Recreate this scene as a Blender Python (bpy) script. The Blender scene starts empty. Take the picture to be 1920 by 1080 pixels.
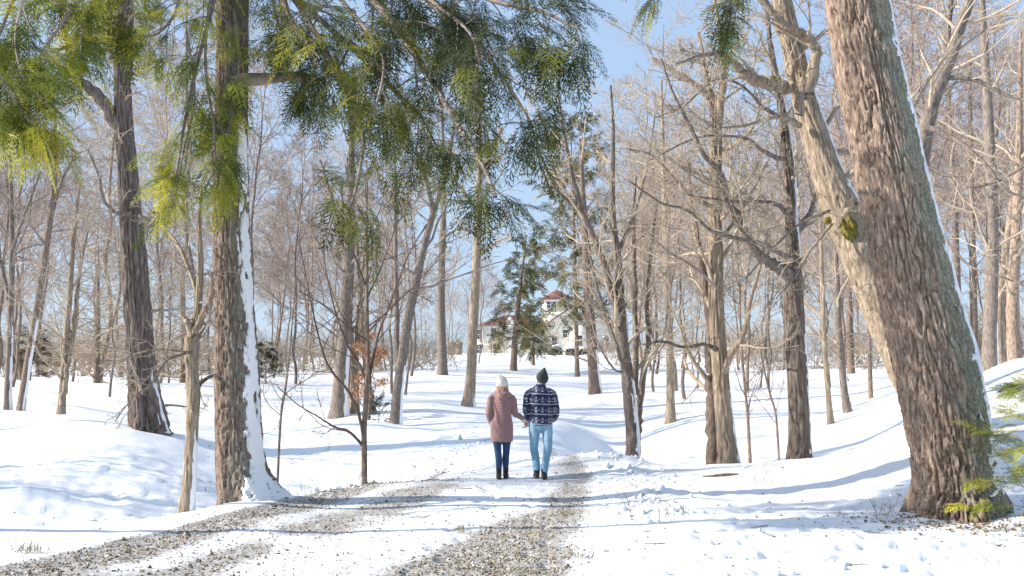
import bpy, math, random
import numpy as np
from mathutils import Vector

# ------------------------------------------------------------------ scene, camera, light
sc = bpy.context.scene
COL = sc.collection
F = 2000.0                     # focal length in pixels of a 1920 px wide frame
CAMZ = 1.55
PITCH = math.radians(5.0)
cam_d = bpy.data.cameras.new('camera')
cam_d.sensor_width = 36.0
cam_d.lens = 36.0 * F / 1920.0
cam_d.clip_start = 0.05
cam_d.clip_end = 3000
cam = bpy.data.objects.new('camera', cam_d)
COL.objects.link(cam)
cam.location = (0, 0, CAMZ)
cam.rotation_euler = (math.radians(90) + PITCH, 0, 0)
sc.camera = cam

SUN_EL = math.radians(27)
SUN_DIR = Vector((-1.0, -0.13, 0)).normalized()           # horizontal direction towards the sun
world = bpy.data.worlds.new('World')
sc.world = world
world.use_nodes = True
wn = world.node_tree.nodes; wl = world.node_tree.links
wn.clear()
sky = wn.new('ShaderNodeTexSky'); sky.sky_type = 'NISHITA'; sky.sun_disc = False
sky.sun_elevation = SUN_EL
sky.sun_rotation = math.atan2(SUN_DIR.x, SUN_DIR.y)
sky.air_density = 1.0; sky.dust_density = 1.0; sky.ozone_density = 1.6
bg = wn.new('ShaderNodeBackground'); bg.inputs['Strength'].default_value = 0.10
wo = wn.new('ShaderNodeOutputWorld')
veil = wn.new('ShaderNodeMix'); veil.data_type = 'RGBA'; veil.inputs[0].default_value = .58; veil.inputs[7].default_value = (4.1, 5.5, 7.7, 1)   # thin high cloud
wl.new(sky.outputs[0], veil.inputs[6]); wl.new(veil.outputs[2], bg.inputs[0]); wl.new(bg.outputs[0], wo.inputs[0])

sun_d = bpy.data.lights.new('sun', 'SUN')
sun_d.energy = 5.0; sun_d.angle = math.radians(0.53); sun_d.color = (1.0, 0.93, 0.83)
sun = bpy.data.objects.new('sun', sun_d)
COL.objects.link(sun)
sd = Vector((SUN_DIR.x * math.cos(SUN_EL), SUN_DIR.y * math.cos(SUN_EL), math.sin(SUN_EL)))
sun.rotation_euler = sd.to_track_quat('Z', 'Y').to_euler()
sun.location = (-30, 0, 30)
sc.view_settings.view_transform = 'Standard'
sc.view_settings.look = 'None'
sc.view_settings.gamma = 1.0
sc.view_settings.exposure = 0.64
sc.view_settings.use_curve_mapping = False
sc.cycles.max_bounces = 6; sc.cycles.diffuse_bounces = 3; sc.cycles.transparent_max_bounces = 8

# ------------------------------------------------------------------ numeric helpers
CP, SP = math.cos(PITCH), math.sin(PITCH)
def ray(u, v):
    a = (u - 960.0) / F; b = (540.0 - v) / F
    return (a, CP - b * SP, SP + b * CP)
def P(u, v, Y):
    """the point seen at pixel (u, v) of the photograph that lies Y metres down the drive"""
    d = ray(u, v); k = Y / d[1]
    return np.array([d[0] * k, Y, CAMZ + d[2] * k])
def px2m(w, Y): return w * Y / F

_prng = np.random.default_rng(7)
_perm = np.concatenate([_prng.permutation(256)] * 3)
_g = _prng.normal(size=(256, 3)); _g /= np.linalg.norm(_g, axis=1)[:, None]
def perlin(x, y, z=0.0):
    x, y, z = np.broadcast_arrays(np.asarray(x, float), np.asarray(y, float), np.asarray(z, float))
    xi = np.floor(x).astype(int); yi = np.floor(y).astype(int); zi = np.floor(z).astype(int)
    xf, yf, zf = x - xi, y - yi, z - zi
    xi &= 255; yi &= 255; zi &= 255
    u = xf**3 * (xf * (xf * 6 - 15) + 10); v = yf**3 * (yf * (yf * 6 - 15) + 10); w = zf**3 * (zf * (zf * 6 - 15) + 10)
    r = 0
    for i in (0, 1):
        for j in (0, 1):
            for k in (0, 1):
                h = _perm[_perm[_perm[xi + i] + yi + j] + zi + k]
                g = _g[h]
                d = g[..., 0] * (xf - i) + g[..., 1] * (yf - j) + g[..., 2] * (zf - k)
                r = r + d * (u if i else 1 - u) * (v if j else 1 - v) * (w if k else 1 - w)
    return r * 1.5
def sstep(a, b, x):
    t = np.clip((x - a) / (b - a), 0, 1); return t * t * (3 - 2 * t)

# ------------------------------------------------------------------ object helpers
def tag(o, label=None, cat=None, group=None, kind=None):
    if label: o['label'] = label
    if cat: o['category'] = cat
    if group: o['group'] = group
    if kind: o['kind'] = kind
    return o
def empty(name, loc, rz=0.0):
    o = bpy.data.objects.new(name, None); COL.objects.link(o)
    o.location = loc; o.rotation_euler = (0, 0, rz); o.empty_display_size = 0.2
    return o
def mesh_np(name, V, Q=None, T=None, smooth=True, attrs=None):
    V = np.asarray(V, dtype=np.float32).reshape(-1, 3)
    me = bpy.data.meshes.new(name)
    nq = 0 if Q is None else len(Q); nt = 0 if T is None else len(T)
    me.vertices.add(len(V)); me.vertices.foreach_set('co', V.ravel())
    idx = []; tot = []
    if nq: idx.append(np.asarray(Q).ravel()); tot.append(np.full(nq, 4))
    if nt: idx.append(np.asarray(T).ravel()); tot.append(np.full(nt, 3))
    idx = np.concatenate(idx).astype(np.int32); tot = np.concatenate(tot).astype(np.int32)
    me.loops.add(len(idx)); me.loops.foreach_set('vertex_index', idx)
    me.polygons.add(len(tot))
    st = np.concatenate([[0], np.cumsum(tot)[:-1]]).astype(np.int32)
    me.polygons.foreach_set('loop_start', st)
    try: me.polygons.foreach_set('loop_total', tot)
    except Exception: pass
    if smooth: me.polygons.foreach_set('use_smooth', np.ones(len(tot), dtype=bool))
    if attrs:
        for k, a in attrs.items():
            a = np.asarray(a, dtype=np.float32)
            if a.ndim == 1:
                at = me.attributes.new(k, 'FLOAT', 'POINT'); at.data.foreach_set('value', a)
            else:
                if a.shape[1] == 3: a = np.concatenate([a, np.ones((len(a), 1), np.float32)], 1)
                at = me.color_attributes.new(k, 'FLOAT_COLOR', 'POINT'); at.data.foreach_set('color', a.astype(np.float32).ravel())
    me.update(calc_edges=True)
    return me
def obj(name, me, mat, parent=None):
    o = bpy.data.objects.new(name, me); COL.objects.link(o)
    if mat is not None and not me.materials: me.materials.append(mat)
    if parent is not None:
        o.parent = parent
    return o
class Geo:
    def __init__(s): s.V = []; s.Q = []; s.T = []; s.n = 0
    def add(s, V, Q=None, T=None):
        V = np.asarray(V, float).reshape(-1, 3)
        s.V.append(V)
        if Q is not None and len(Q): s.Q.append(np.asarray(Q) + s.n)
        if T is not None and len(T): s.T.append(np.asarray(T) + s.n)
        s.n += len(V); return s
    def mesh(s, name, smooth=True, off=(0, 0, 0), attrs=None):
        return mesh_np(name, np.concatenate(s.V) - np.asarray(off), np.concatenate(s.Q) if s.Q else None,
                       np.concatenate(s.T) if s.T else None, smooth, attrs)
    def box(s, c, size, rz=0.0, top=1.0):
        x, y, z = [k / 2 for k in size]
        v = np.array([(-x, -y, -z), (x, -y, -z), (x, y, -z), (-x, y, -z), (-x * top, -y * top, z), (x * top, -y * top, z), (x * top, y * top, z), (-x * top, y * top, z)])
        ca, sa = math.cos(rz), math.sin(rz)
        v = np.stack([v[:, 0] * ca - v[:, 1] * sa, v[:, 0] * sa + v[:, 1] * ca, v[:, 2]], 1) + np.asarray(c)
        return s.add(v, [(0, 3, 2, 1), (4, 5, 6, 7), (0, 1, 5, 4), (1, 2, 6, 5), (2, 3, 7, 6), (3, 0, 4, 7)])

def norm(a): return a / np.maximum(np.linalg.norm(a, axis=-1, keepdims=True), 1e-9)
def tangents(Pp):
    T = np.empty_like(Pp)
    T[:, 1:-1] = Pp[:, 2:] - Pp[:, :-2]; T[:, 0] = Pp[:, 1] - Pp[:, 0]; T[:, -1] = Pp[:, -1] - Pp[:, -2]
    return norm(T)
def tubes(geo, Pp, R, S, rng):
    """Pp (M,K,3) polylines with radii R (M,K) -> S-sided tubes, added to geo"""
    M, K = R.shape
    if M == 0: return
    T = tangents(Pp)
    ref = norm(rng.normal(size=(M, 1, 3)))
    bad = np.abs((T * ref).sum(-1)).max(1) > 0.93
    ref[bad] = norm(np.cross(T[bad, :1], np.array([0.3, 0.5, 0.81])))
    U = norm(np.cross(T, np.broadcast_to(ref, T.shape))); W = np.cross(T, U)
    a = np.arange(S) * 2 * math.pi / S
    V = Pp[:, :, None] + R[:, :, None, None] * (np.cos(a)[None, None, :, None] * U[:, :, None] + np.sin(a)[None, None, :, None] * W[:, :, None])
    m = np.arange(M)[:, None, None] * K * S; k = np.arange(K - 1)[None, :, None] * S; s_ = np.arange(S)[None, None, :]; s2 = (s_ + 1) % S
    Q = np.stack(np.broadcast_arrays(m + k + s_, m + k + s2, m + k + S + s2, m + k + S + s_), -1).reshape(-1, 4)
    geo.add(V.reshape(-1, 3), Q)
def lerp_poly(Pp, t):
    K = Pp.shape[1]; x = np.clip(t * (K - 1), 0, K - 1.0001); i = x.astype(int); f = x - i
    r = np.arange(Pp.shape[0])[:, None]
    if Pp.ndim == 3:
        return Pp[r, i] * (1 - f[..., None]) + Pp[r, i + 1] * f[..., None]
    return Pp[r, i] * (1 - f) + Pp[r, i + 1] * f
def grow(rng, Pp, R, n, t0, t1, L, ang=45, av=12, K=5, wander=0.15, up=0.0, rf=0.55, rmin=0.004, tip=0.35, keep=None, rmax=9):
    """children on polylines: n per parent; L = absolute length, or ('f', fraction of the parent's length)"""
    N = Pp.shape[0]
    t = t0 + (t1 - t0) * (np.arange(n)[None] + rng.random((N, n))) / n
    B = lerp_poly(Pp, t); T0 = norm(lerp_poly(tangents(Pp), t)); pr = lerp_poly(R, t)
    ref = norm(rng.normal(size=(N, 1, 3))) * np.ones((N, n, 1))
    U = norm(np.cross(T0, ref)); W = np.cross(T0, U)
    az = rng.random((N, 1)) * 6.28 + np.arange(n)[None] * 2.4 + rng.normal(size=(N, n)) * 0.5
    a = np.radians(ang + av * rng.normal(size=(N, n)))
    D = np.cos(a)[..., None] * T0 + np.sin(a)[..., None] * (np.cos(az)[..., None] * U + np.sin(az)[..., None] * W)
    if isinstance(L, tuple):
        pl = np.linalg.norm(np.diff(Pp, axis=1), axis=-1).sum(1)[:, None]
        Ls = pl * L[1] * (1.15 - 0.75 * (t - t0) / max(t1 - t0, 1e-3))
    else:
        Ls = L * (1.15 - 0.75 * (t - t0) / max(t1 - t0, 1e-3)) * np.ones((N, n))
    Ls = Ls * rng.uniform(0.6, 1.25, (N, n))
    B = B.reshape(-1, 3); D = norm(D.reshape(-1, 3)); Ls = Ls.reshape(-1); pr = pr.reshape(-1)
    if keep is not None:
        m = keep(B, D); B, D, Ls, pr = B[m], D[m], Ls[m], pr[m]
    M = len(B)
    out = np.empty((M, K, 3)); out[:, 0] = B
    st = Ls / (K - 1)
    for k in range(1, K):
        D = D + rng.normal(size=(M, 3)) * wander; D[:, 2] += up
        D = norm(D); out[:, k] = out[:, k - 1] + D * st[:, None]
    r0 = np.clip(pr * rf, rmin, rmax)
    rr = r0[:, None] * np.linspace(1, tip, K)[None]
    rr = np.maximum(rr, rmin * 0.6)
    return out, rr
def smooth_path(pts, K):
    """Catmull-Rom through pts (n, d), K samples"""
    p = np.asarray(pts, float); n = len(p)
    if n == 2: p = np.stack([p[0], (p[0] + p[1]) / 2, p[1]]); n = 3
    q = np.concatenate([[2 * p[0] - p[1]], p, [2 * p[-1] - p[-2]]])
    t = np.linspace(0, n - 1, K); i = np.minimum(t.astype(int), n - 2); f = (t - i)[:, None]
    a, b, c, d = q[i], q[i + 1], q[i + 2], q[i + 3]
    return 0.5 * (2 * b + (c - a) * f + (2 * a - 5 * b + 4 * c - d) * f**2 + (3 * b - a - 3 * c + d) * f**3)

# ------------------------------------------------------------------ materials
def new_mat(name):
    m = bpy.data.materials.new(name); m.use_nodes = True
    nt = m.node_tree; b = nt.nodes['Principled BSDF']
    return m, nt, b
def N(nt, t, **kw):
    n = nt.nodes.new(t)
    for k, v in kw.items(): setattr(n, k, v)
    return n
def ramp(nt, stops):
    r = N(nt, 'ShaderNodeValToRGB'); e = r.color_ramp.elements
    while len(e) < len(stops): e.new(0.5)
    for k, (p, c) in enumerate(stops):
        e[k].position = p; e[k].color = (*c, 1)
    return r
def noise_col(name, stops, scale=(8, 8, 8), nscale=1.0, detail=6, rough=0.9, bump=0.3, bdist=0.02, bscale=None, spec=0.2, attr=None, rand=0.0):
    m, nt, b = new_mat(name); L = nt.links
    tc = N(nt, 'ShaderNodeTexCoord'); mp = N(nt, 'ShaderNodeMapping'); mp.inputs['Scale'].default_value = scale
    L.new(tc.outputs['Object'], mp.inputs[0])
    nz = N(nt, 'ShaderNodeTexNoise'); nz.inputs['Scale'].default_value = nscale; nz.inputs['Detail'].default_value = detail; nz.inputs['Roughness'].default_value = 0.65
    L.new(mp.outputs[0], nz.inputs['Vector'])
    r = ramp(nt, stops); L.new(nz.outputs['Fac'], r.inputs[0])
    out = r.outputs[0]
    if rand:
        oi = N(nt, 'ShaderNodeObjectInfo'); hs = N(nt, 'ShaderNodeHueSaturation')
        mr = N(nt, 'ShaderNodeMapRange'); mr.inputs['To Min'].default_value = 1 - rand; mr.inputs['To Max'].default_value = 1 + rand
        L.new(oi.outputs['Random'], mr.inputs[0]); L.new(mr.outputs[0], hs.inputs['Value']); L.new(out, hs.inputs['Color']); out = hs.outputs[0]
    L.new(out, b.inputs['Base Color'])
    b.inputs['Roughness'].default_value = rough; b.inputs['Specular IOR Level'].default_value = spec
    if bump:
        n2 = N(nt, 'ShaderNodeTexNoise'); n2.inputs['Scale'].default_value = (bscale or nscale); n2.inputs['Detail'].default_value = 6
        L.new(mp.outputs[0], n2.inputs['Vector'])
        bp = N(nt, 'ShaderNodeBump'); bp.inputs['Strength'].default_value = bump; bp.inputs['Distance'].default_value = bdist
        L.new(n2.outputs['Fac'], bp.inputs['Height']); L.new(bp.outputs[0], b.inputs['Normal'])
    return m
def bark_mat(name, stops, lich, scale=(1, 1, .22), fine=30, bump=.8, bdist=.02, lichen_attr=True, rand=.12):
    """furrowed bark: stretched noise for colour and relief; lichen patches where the 'lichen' attribute or noise says so"""
    m, nt, b = new_mat(name); L = nt.links
    tc = N(nt, 'ShaderNodeTexCoord'); mp = N(nt, 'ShaderNodeMapping'); mp.inputs['Scale'].default_value = scale
    L.new(tc.outputs['Object'], mp.inputs[0])
    nz = N(nt, 'ShaderNodeTexNoise'); nz.inputs['Scale'].default_value = fine; nz.inputs['Detail'].default_value = 5; nz.inputs['Roughness'].default_value = .7; nz.inputs['Distortion'].default_value = .4
    L.new(mp.outputs[0], nz.inputs['Vector'])
    r = ramp(nt, stops); L.new(nz.outputs['Fac'], r.inputs[0])
    ln = N(nt, 'ShaderNodeTexNoise'); ln.inputs['Scale'].default_value = 13; ln.inputs['Detail'].default_value = 8; ln.inputs['Roughness'].default_value = .75
    L.new(tc.outputs['Object'], ln.inputs['Vector'])
    at = N(nt, 'ShaderNodeAttribute', attribute_name='lichen')
    ad = N(nt, 'ShaderNodeMath', operation='ADD'); L.new(ln.outputs['Fac'], ad.inputs[0]); L.new(at.outputs['Fac'], ad.inputs[1])
    mr = N(nt, 'ShaderNodeMapRange'); mr.inputs['From Min'].default_value = .72; mr.inputs['From Max'].default_value = 1.0; mr.inputs['To Max'].default_value = .85
    L.new(ad.outputs[0], mr.inputs[0])
    mx = N(nt, 'ShaderNodeMix', data_type='RGBA'); L.new(mr.outputs[0], mx.inputs[0]); L.new(r.outputs[0], mx.inputs[6])
    lc = ramp(nt, [(.3, tuple(k * .55 for k in lich)), (.5, lich), (.7, tuple(min(1, k * 1.45) for k in lich))])
    l2 = N(nt, 'ShaderNodeTexNoise'); l2.inputs['Scale'].default_value = 38; l2.inputs['Detail'].default_value = 4
    L.new(tc.outputs['Object'], l2.inputs['Vector']); L.new(l2.outputs['Fac'], lc.inputs[0]); L.new(lc.outputs[0], mx.inputs[7])
    hs = N(nt, 'ShaderNodeHueSaturation'); oi = N(nt, 'ShaderNodeObjectInfo')
    m2 = N(nt, 'ShaderNodeMapRange'); m2.inputs['To Min'].default_value = 1 - rand; m2.inputs['To Max'].default_value = 1 + rand
    L.new(oi.outputs['Random'], m2.inputs[0]); L.new(m2.outputs[0], hs.inputs['Value']); L.new(mx.outputs[2], hs.inputs['Color'])
    L.new(hs.outputs[0], b.inputs['Base Color'])
    b.inputs['Roughness'].default_value = .92; b.inputs['Specular IOR Level'].default_value = .15
    bp = N(nt, 'ShaderNodeBump'); bp.inputs['Strength'].default_value = bump; bp.inputs['Distance'].default_value = bdist
    L.new(nz.outputs['Fac'], bp.inputs['Height']); L.new(bp.outputs[0], b.inputs['Normal'])
    return m
M = {}
M['bark_red'] = bark_mat('reddish_furrowed_bark', [(.3, (.09, .062, .046)), (.45, (.23, .165, .125)), (.6, (.38, .295, .235)), (.78, (.56, .465, .385))], (.25, .26, .20), fine=26, bdist=.006)
M['bark_brown'] = bark_mat('brown_furrowed_bark', [(.3, (.075, .054, .043)), (.5, (.20, .152, .122)), (.7, (.36, .285, .235))], (.235, .24, .195), fine=30, bdist=.006)
M['bark_shag'] = bark_mat('shaggy_grey_brown_bark', [(.3, (.05, .037, .032)), (.5, (.16, .125, .105)), (.7, (.32, .255, .22))], (.28, .27, .22), scale=(1, 1, .1), fine=22, bdist=.03)
M['bark_tan'] = bark_mat('pale_tan_bark', [(.3, (.12, .088, .06)), (.5, (.31, .245, .18)), (.7, (.50, .42, .32))], (.32, .32, .22), scale=(1, 1, .14), fine=24, bdist=.03)
M['bark_grey'] = bark_mat('grey_bark', [(.3, (.09, .07, .06)), (.5, (.20, .165, .14)), (.7, (.33, .285, .245))], (.34, .35, .28), scale=(1, 1, .3), fine=20, bdist=.015)
M['bark_dark'] = bark_mat('dark_furrowed_bark', [(.3, (.06, .046, .038)), (.5, (.18, .142, .116)), (.7, (.34, .28, .235))], (.22, .23, .18), scale=(1, 1, .15), fine=24, bdist=.025)
M['twig_pink'] = noise_col('pinkish_brown_twigs', [(.35, (.25, .185, .155)), (.65, (.45, .36, .31))], nscale=.3, bump=0, rand=.15)
M['twig_tan'] = noise_col('tan_twigs', [(.35, (.33, .26, .19)), (.65, (.54, .45, .35))], nscale=.3, bump=0, rand=.15)
M['twig_grey'] = noise_col('grey_brown_twigs', [(.35, (.20, .16, .135)), (.65, (.38, .32, .28))], nscale=.3, bump=0, rand=.12)
M['twig_dark'] = noise_col('dark_brown_twigs', [(.35, (.09, .06, .05)), (.65, (.17, .115, .09))], nscale=.5, bump=0)
M['moss'] = noise_col('yellow_green_moss', [(.35, (.09, .085, .02)), (.65, (.26, .21, .045))], nscale=3, bump=.6)
M['heartwood'] = noise_col('broken_pale_wood', [(.35, (.25, .15, .08)), (.65, (.48, .32, .18))], scale=(4, 4, 1), nscale=3)

def snow_mat(name, dirt=False):
    m, nt, b = new_mat(name); L = nt.links
    tc = N(nt, 'ShaderNodeTexCoord')
    b.inputs['Base Color'].default_value = (.86, .87, .885, 1)
    b.inputs['Roughness'].default_value = .75; b.inputs['Specular IOR Level'].default_value = .25
    n1 = N(nt, 'ShaderNodeTexNoise'); n1.inputs['Scale'].default_value = 5; n1.inputs['Detail'].default_value = 9; n1.inputs['Roughness'].default_value = .74
    L.new(tc.outputs['Object'], n1.inputs['Vector'])
    bp = N(nt, 'ShaderNodeBump'); bp.inputs['Strength'].default_value = .55; bp.inputs['Distance'].default_value = .035
    L.new(n1.outputs['Fac'], bp.inputs['Height'])
    L.new(bp.outputs[0], b.inputs['Normal'])
    if dirt:
        at = N(nt, 'ShaderNodeAttribute', attribute_name='dirt')
        n2 = N(nt, 'ShaderNodeTexNoise'); n2.inputs['Scale'].default_value = 26; n2.inputs['Detail'].default_value = 8; n2.inputs['Roughness'].default_value = .78
        mp = N(nt, 'ShaderNodeMapping'); mp.inputs['Scale'].default_value = (1, .55, 1)
        L.new(tc.outputs['Object'], mp.inputs[0]); L.new(mp.outputs[0], n2.inputs['Vector'])
        a1 = N(nt, 'ShaderNodeMath', operation='ADD'); L.new(at.outputs['Fac'], a1.inputs[0]); L.new(n2.outputs['Fac'], a1.inputs[1])
        mr = N(nt, 'ShaderNodeMapRange'); mr.inputs['From Min'].default_value = .86; mr.inputs['From Max'].default_value = 1.1; mr.inputs['To Max'].default_value = .85
        L.new(a1.outputs[0], mr.inputs[0])
        n3 = N(nt, 'ShaderNodeTexNoise'); n3.inputs['Scale'].default_value = 45; n3.inputs['Detail'].default_value = 4
        L.new(tc.outputs['Object'], n3.inputs['Vector'])
        r = ramp(nt, [(.3, (.08, .062, .048)), (.5, (.23, .19, .15)), (.66, (.46, .41, .34))]); L.new(n3.outputs['Fac'], r.inputs[0])
        mx = N(nt, 'ShaderNodeMix', data_type='RGBA'); L.new(mr.outputs[0], mx.inputs[0]); mx.inputs[6].default_value = (.86, .87, .885, 1)
        L.new(r.outputs[0], mx.inputs[7]); L.new(mx.outputs[2], b.inputs['Base Color'])
    return m
M['snow_ground'] = snow_mat('trodden_snow_and_gravel', True)
M['snow'] = snow_mat('clinging_snow')

def attr_mat(name, rough=.8, bump=0, spec=.3, trans=0.0, sheen=0.0):
    m, nt, b = new_mat(name); L = nt.links
    at = N(nt, 'ShaderNodeAttribute', attribute_name='tint'); L.new(at.outputs['Color'], b.inputs['Base Color'])
    b.inputs['Roughness'].default_value = rough; b.inputs['Specular IOR Level'].default_value = spec
    if sheen: b.inputs['Sheen Weight'].default_value = sheen
    if bump:
        tc = N(nt, 'ShaderNodeTexCoord'); nz = N(nt, 'ShaderNodeTexNoise'); nz.inputs['Scale'].default_value = 60; L.new(tc.outputs['Object'], nz.inputs['Vector'])
        bp = N(nt, 'ShaderNodeBump'); bp.inputs['Strength'].default_value = bump; bp.inputs['Distance'].default_value = .01
        L.new(nz.outputs['Fac'], bp.inputs['Height']); L.new(bp.outputs[0], b.inputs['Normal'])
    if trans:
        tr = N(nt, 'ShaderNodeBsdfTranslucent'); L.new(at.outputs['Color'], tr.inputs['Color'])
        mx = N(nt, 'ShaderNodeMixShader'); mx.inputs[0].default_value = trans
        L.new(b.outputs[0], mx.inputs[1]); L.new(tr.outputs[0], mx.inputs[2]); L.new(mx.outputs[0], nt.nodes['Material Output'].inputs[0])
    return m
M['needles'] = attr_mat('hemlock_needles', rough=.6, trans=.25)
M['leaf'] = attr_mat('dry_leaves', rough=.7, trans=.35)
M['stone'] = attr_mat('gravel_stones', rough=.85)
M['cloth'] = attr_mat('woven_cloth', rough=.85, bump=.3, sheen=.3)
def plain(name, c, rough=.7, spec=.3):
    return noise_col(name, [(.35, tuple(k * .88 for k in c)), (.65, tuple(min(1, k * 1.1) for k in c))], nscale=1.0, bump=.1, rough=rough, spec=spec)

# ------------------------------------------------------------------ terrain
ctrl = []
def C(u, v, Y): p = P(u, v, Y); ctrl.append((p[0], Y, p[2]))
def Z(u, Y, z): ctrl.append(((u - 960) / F * Y, Y, z))
def W_(x, Y, z): ctrl.append((x, Y, z))
for x in (-9, -4, 0, 4, 9):
    for Y in (-12, -3, 3, 6.5): W_(x, Y, 0.0)
for x in (-25, 25): W_(x, -10, 0.0); W_(x, 5, .3)
for x in (-2.5, 0, 1.5):
    for Y in (9, 11, 13.5): W_(x, Y, 0)
for a in [(-260, 1010, 11), (0, 1060, 8.9), (0, 1000, 10.8), (0, 962, 12.7), (0, 925, 17.2), (0, 860, 21), (0, 805, 24.5), (0, 772, 28.5), (0, 735, 50), (0, 705, 90), (0, 693, 150),
          (-300, 850, 20), (-300, 770, 30), (-300, 700, 90), (-700, 760, 30), (-900, 700, 90),
          (160, 1010, 10.5), (300, 985, 11.6), (300, 966, 12.6), (160, 800, 24), (300, 880, 20), (300, 812, 24.5), (200, 778, 28), (300, 755, 37), (300, 722, 56), (300, 700, 100),
          (460, 935, 13.8), (400, 950, 13), (520, 925, 14.4), (460, 820, 26), (450, 758, 38), (450, 718, 62), (450, 697, 110),
          (683, 906, 16.5), (600, 925, 14.8), (700, 850, 24.3), (600, 800, 29), (700, 800, 31), (680, 770, 37), (740, 745, 47), (740, 705, 80), (750, 678, 130),
          (880, 898, 17), (880, 850, 24), (880, 800, 32), (870, 762, 41), (850, 722, 60), (830, 690, 92), (880, 671, 145), (900, 664, 200),
          (1000, 898, 17.2), (1000, 850, 23.5), (1000, 795, 34), (1010, 755, 48), (1060, 740, 57), (1050, 700, 92), (1000, 671, 150), (1000, 662, 200), (1180, 662, 200),
          (1070, 820, 28), (1080, 790, 34), (1115, 746, 46), (1130, 700, 85), (1130, 672, 150),
          (1100, 900, 16.8), (1180, 868, 20.6), (1250, 912, 15.2), (1250, 898, 16.8), (1250, 885, 26.5), (1250, 850, 30.5), (1250, 815, 33.5), (1257, 780, 37), (1250, 742, 50), (1250, 700, 88), (1250, 668, 160),
          (1355, 876, 18.9), (1350, 900, 16.2), (1400, 850, 28), (1400, 805, 32.5), (1400, 742, 46), (1400, 700, 84), (1400, 668, 150),
          (1500, 862, 18.6), (1480, 920, 14.8), (1560, 790, 31), (1590, 776, 35), (1630, 755, 39), (1550, 720, 56), (1550, 690, 84), (1550, 672, 130),
          (1600, 840, 18.0), (1600, 935, 13.6), (1690, 940, 13.3), (1690, 880, 14.8), (1690, 792, 17.4), (1690, 742, 36), (1700, 700, 62), (1700, 680, 120),
          (1780, 962, 12.4), (1880, 955, 12.5), (1870, 860, 14.4), (1900, 765, 16.8), (1900, 705, 20.5), (1855, 690, 30), (1900, 680, 46), (1900, 665, 100),
          (2200, 900, 12.5), (2200, 700, 17), (2300, 650, 30), (2400, 640, 100), (1300, 1000, 10.9), (1600, 1000, 10.9), (1900, 1000, 11)]:
    C(*a)
for a in [(-200, 15, -.85), (0, 15, -.85), (150, 15, -.8), (300, 15, -.7), (390, 15.2, -.45), (480, 18, -.65), (600, 19.8, -.8), (700, 21, -.65), (800, 21, -.3), (480, 24, -.2), (640, 26, .15), (560, 31, .0), (640, 34, .1),
          (1130, 28, -.6), (1175, 28, -1.35), (1165, 32, -1.15), (1145, 25, -.6), (1130, 36, -.3), (1200, 24, -1.3), (1250, 21.5, -1.15), (1200, 29, -.55), (1330, 23, -1.2), (1420, 23, -1.0), (1500, 24, -.6), (1600, 25, -.1), (1700, 25, .55), (300, 29, .35), (0, 35, .75), (1850, 24, 1.75)]:
    Z(*a)
for x in (-260, -120, 0, 120, 260): W_(x, 240, 6.8); W_(x, 420, 5.0)
W_(-120, 60, 1.5); W_(-160, 120, 3); W_(120, 60, 3); W_(170, 120, 6)
ctrl = np.array(ctrl)
def wcoord(x, Y):
    d = np.maximum(Y, -2.0) + 7.0
    return np.stack([x / d * 9.0, 5.2 * np.log(d) + np.minimum(Y + 2, 0) * .4], -1)
_cc = wcoord(ctrl[:, 0], ctrl[:, 1]); CS = 0.35
def _k(a, b):
    return np.sqrt(((a[:, None, :] - b[None]) ** 2).sum(-1) + CS * CS)
_zm = ctrl[:, 2].mean()
_w = np.linalg.solve(_k(_cc, _cc) - 0.02 * np.eye(len(_cc)), ctrl[:, 2] - _zm)
def Hbase(x, Y):
    x = np.asarray(x, float); Y = np.asarray(Y, float); sh = x.shape
    c = wcoord(x.ravel(), Y.ravel()); out = np.empty(len(c))
    for i in range(0, len(c), 20000): out[i:i + 20000] = _k(c[i:i + 20000], _cc) @ _w
    return (out + _zm).reshape(sh)
ROADY = np.array([-10, 8.6, 12.6, 17, 25, 35, 50, 60, 80, 110, 200])
ROADL = np.array([-4.6, -4.25, -3.2, -2.2, -1.3, -1.1, -.9, 1.2, 5, 8, 10.])
ROADR = np.array([.6, .55, 1.15, 1.45, 1.2, .9, 1.3, 3.6, 7.5, 10.5, 13.])
TRKY = np.array([-10, 8.5, 9.6, 11, 12.3, 14, 17, 21, 25, 35, 50])
TRKX = np.array([-1.0, -.42, -.22, .12, .38, .68, 1.0, 1.05, .95, .65, .8])
TRKW = np.array([.7, .66, .55, .4, .42, .4, .34, .3, .2, .14, .12])
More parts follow.
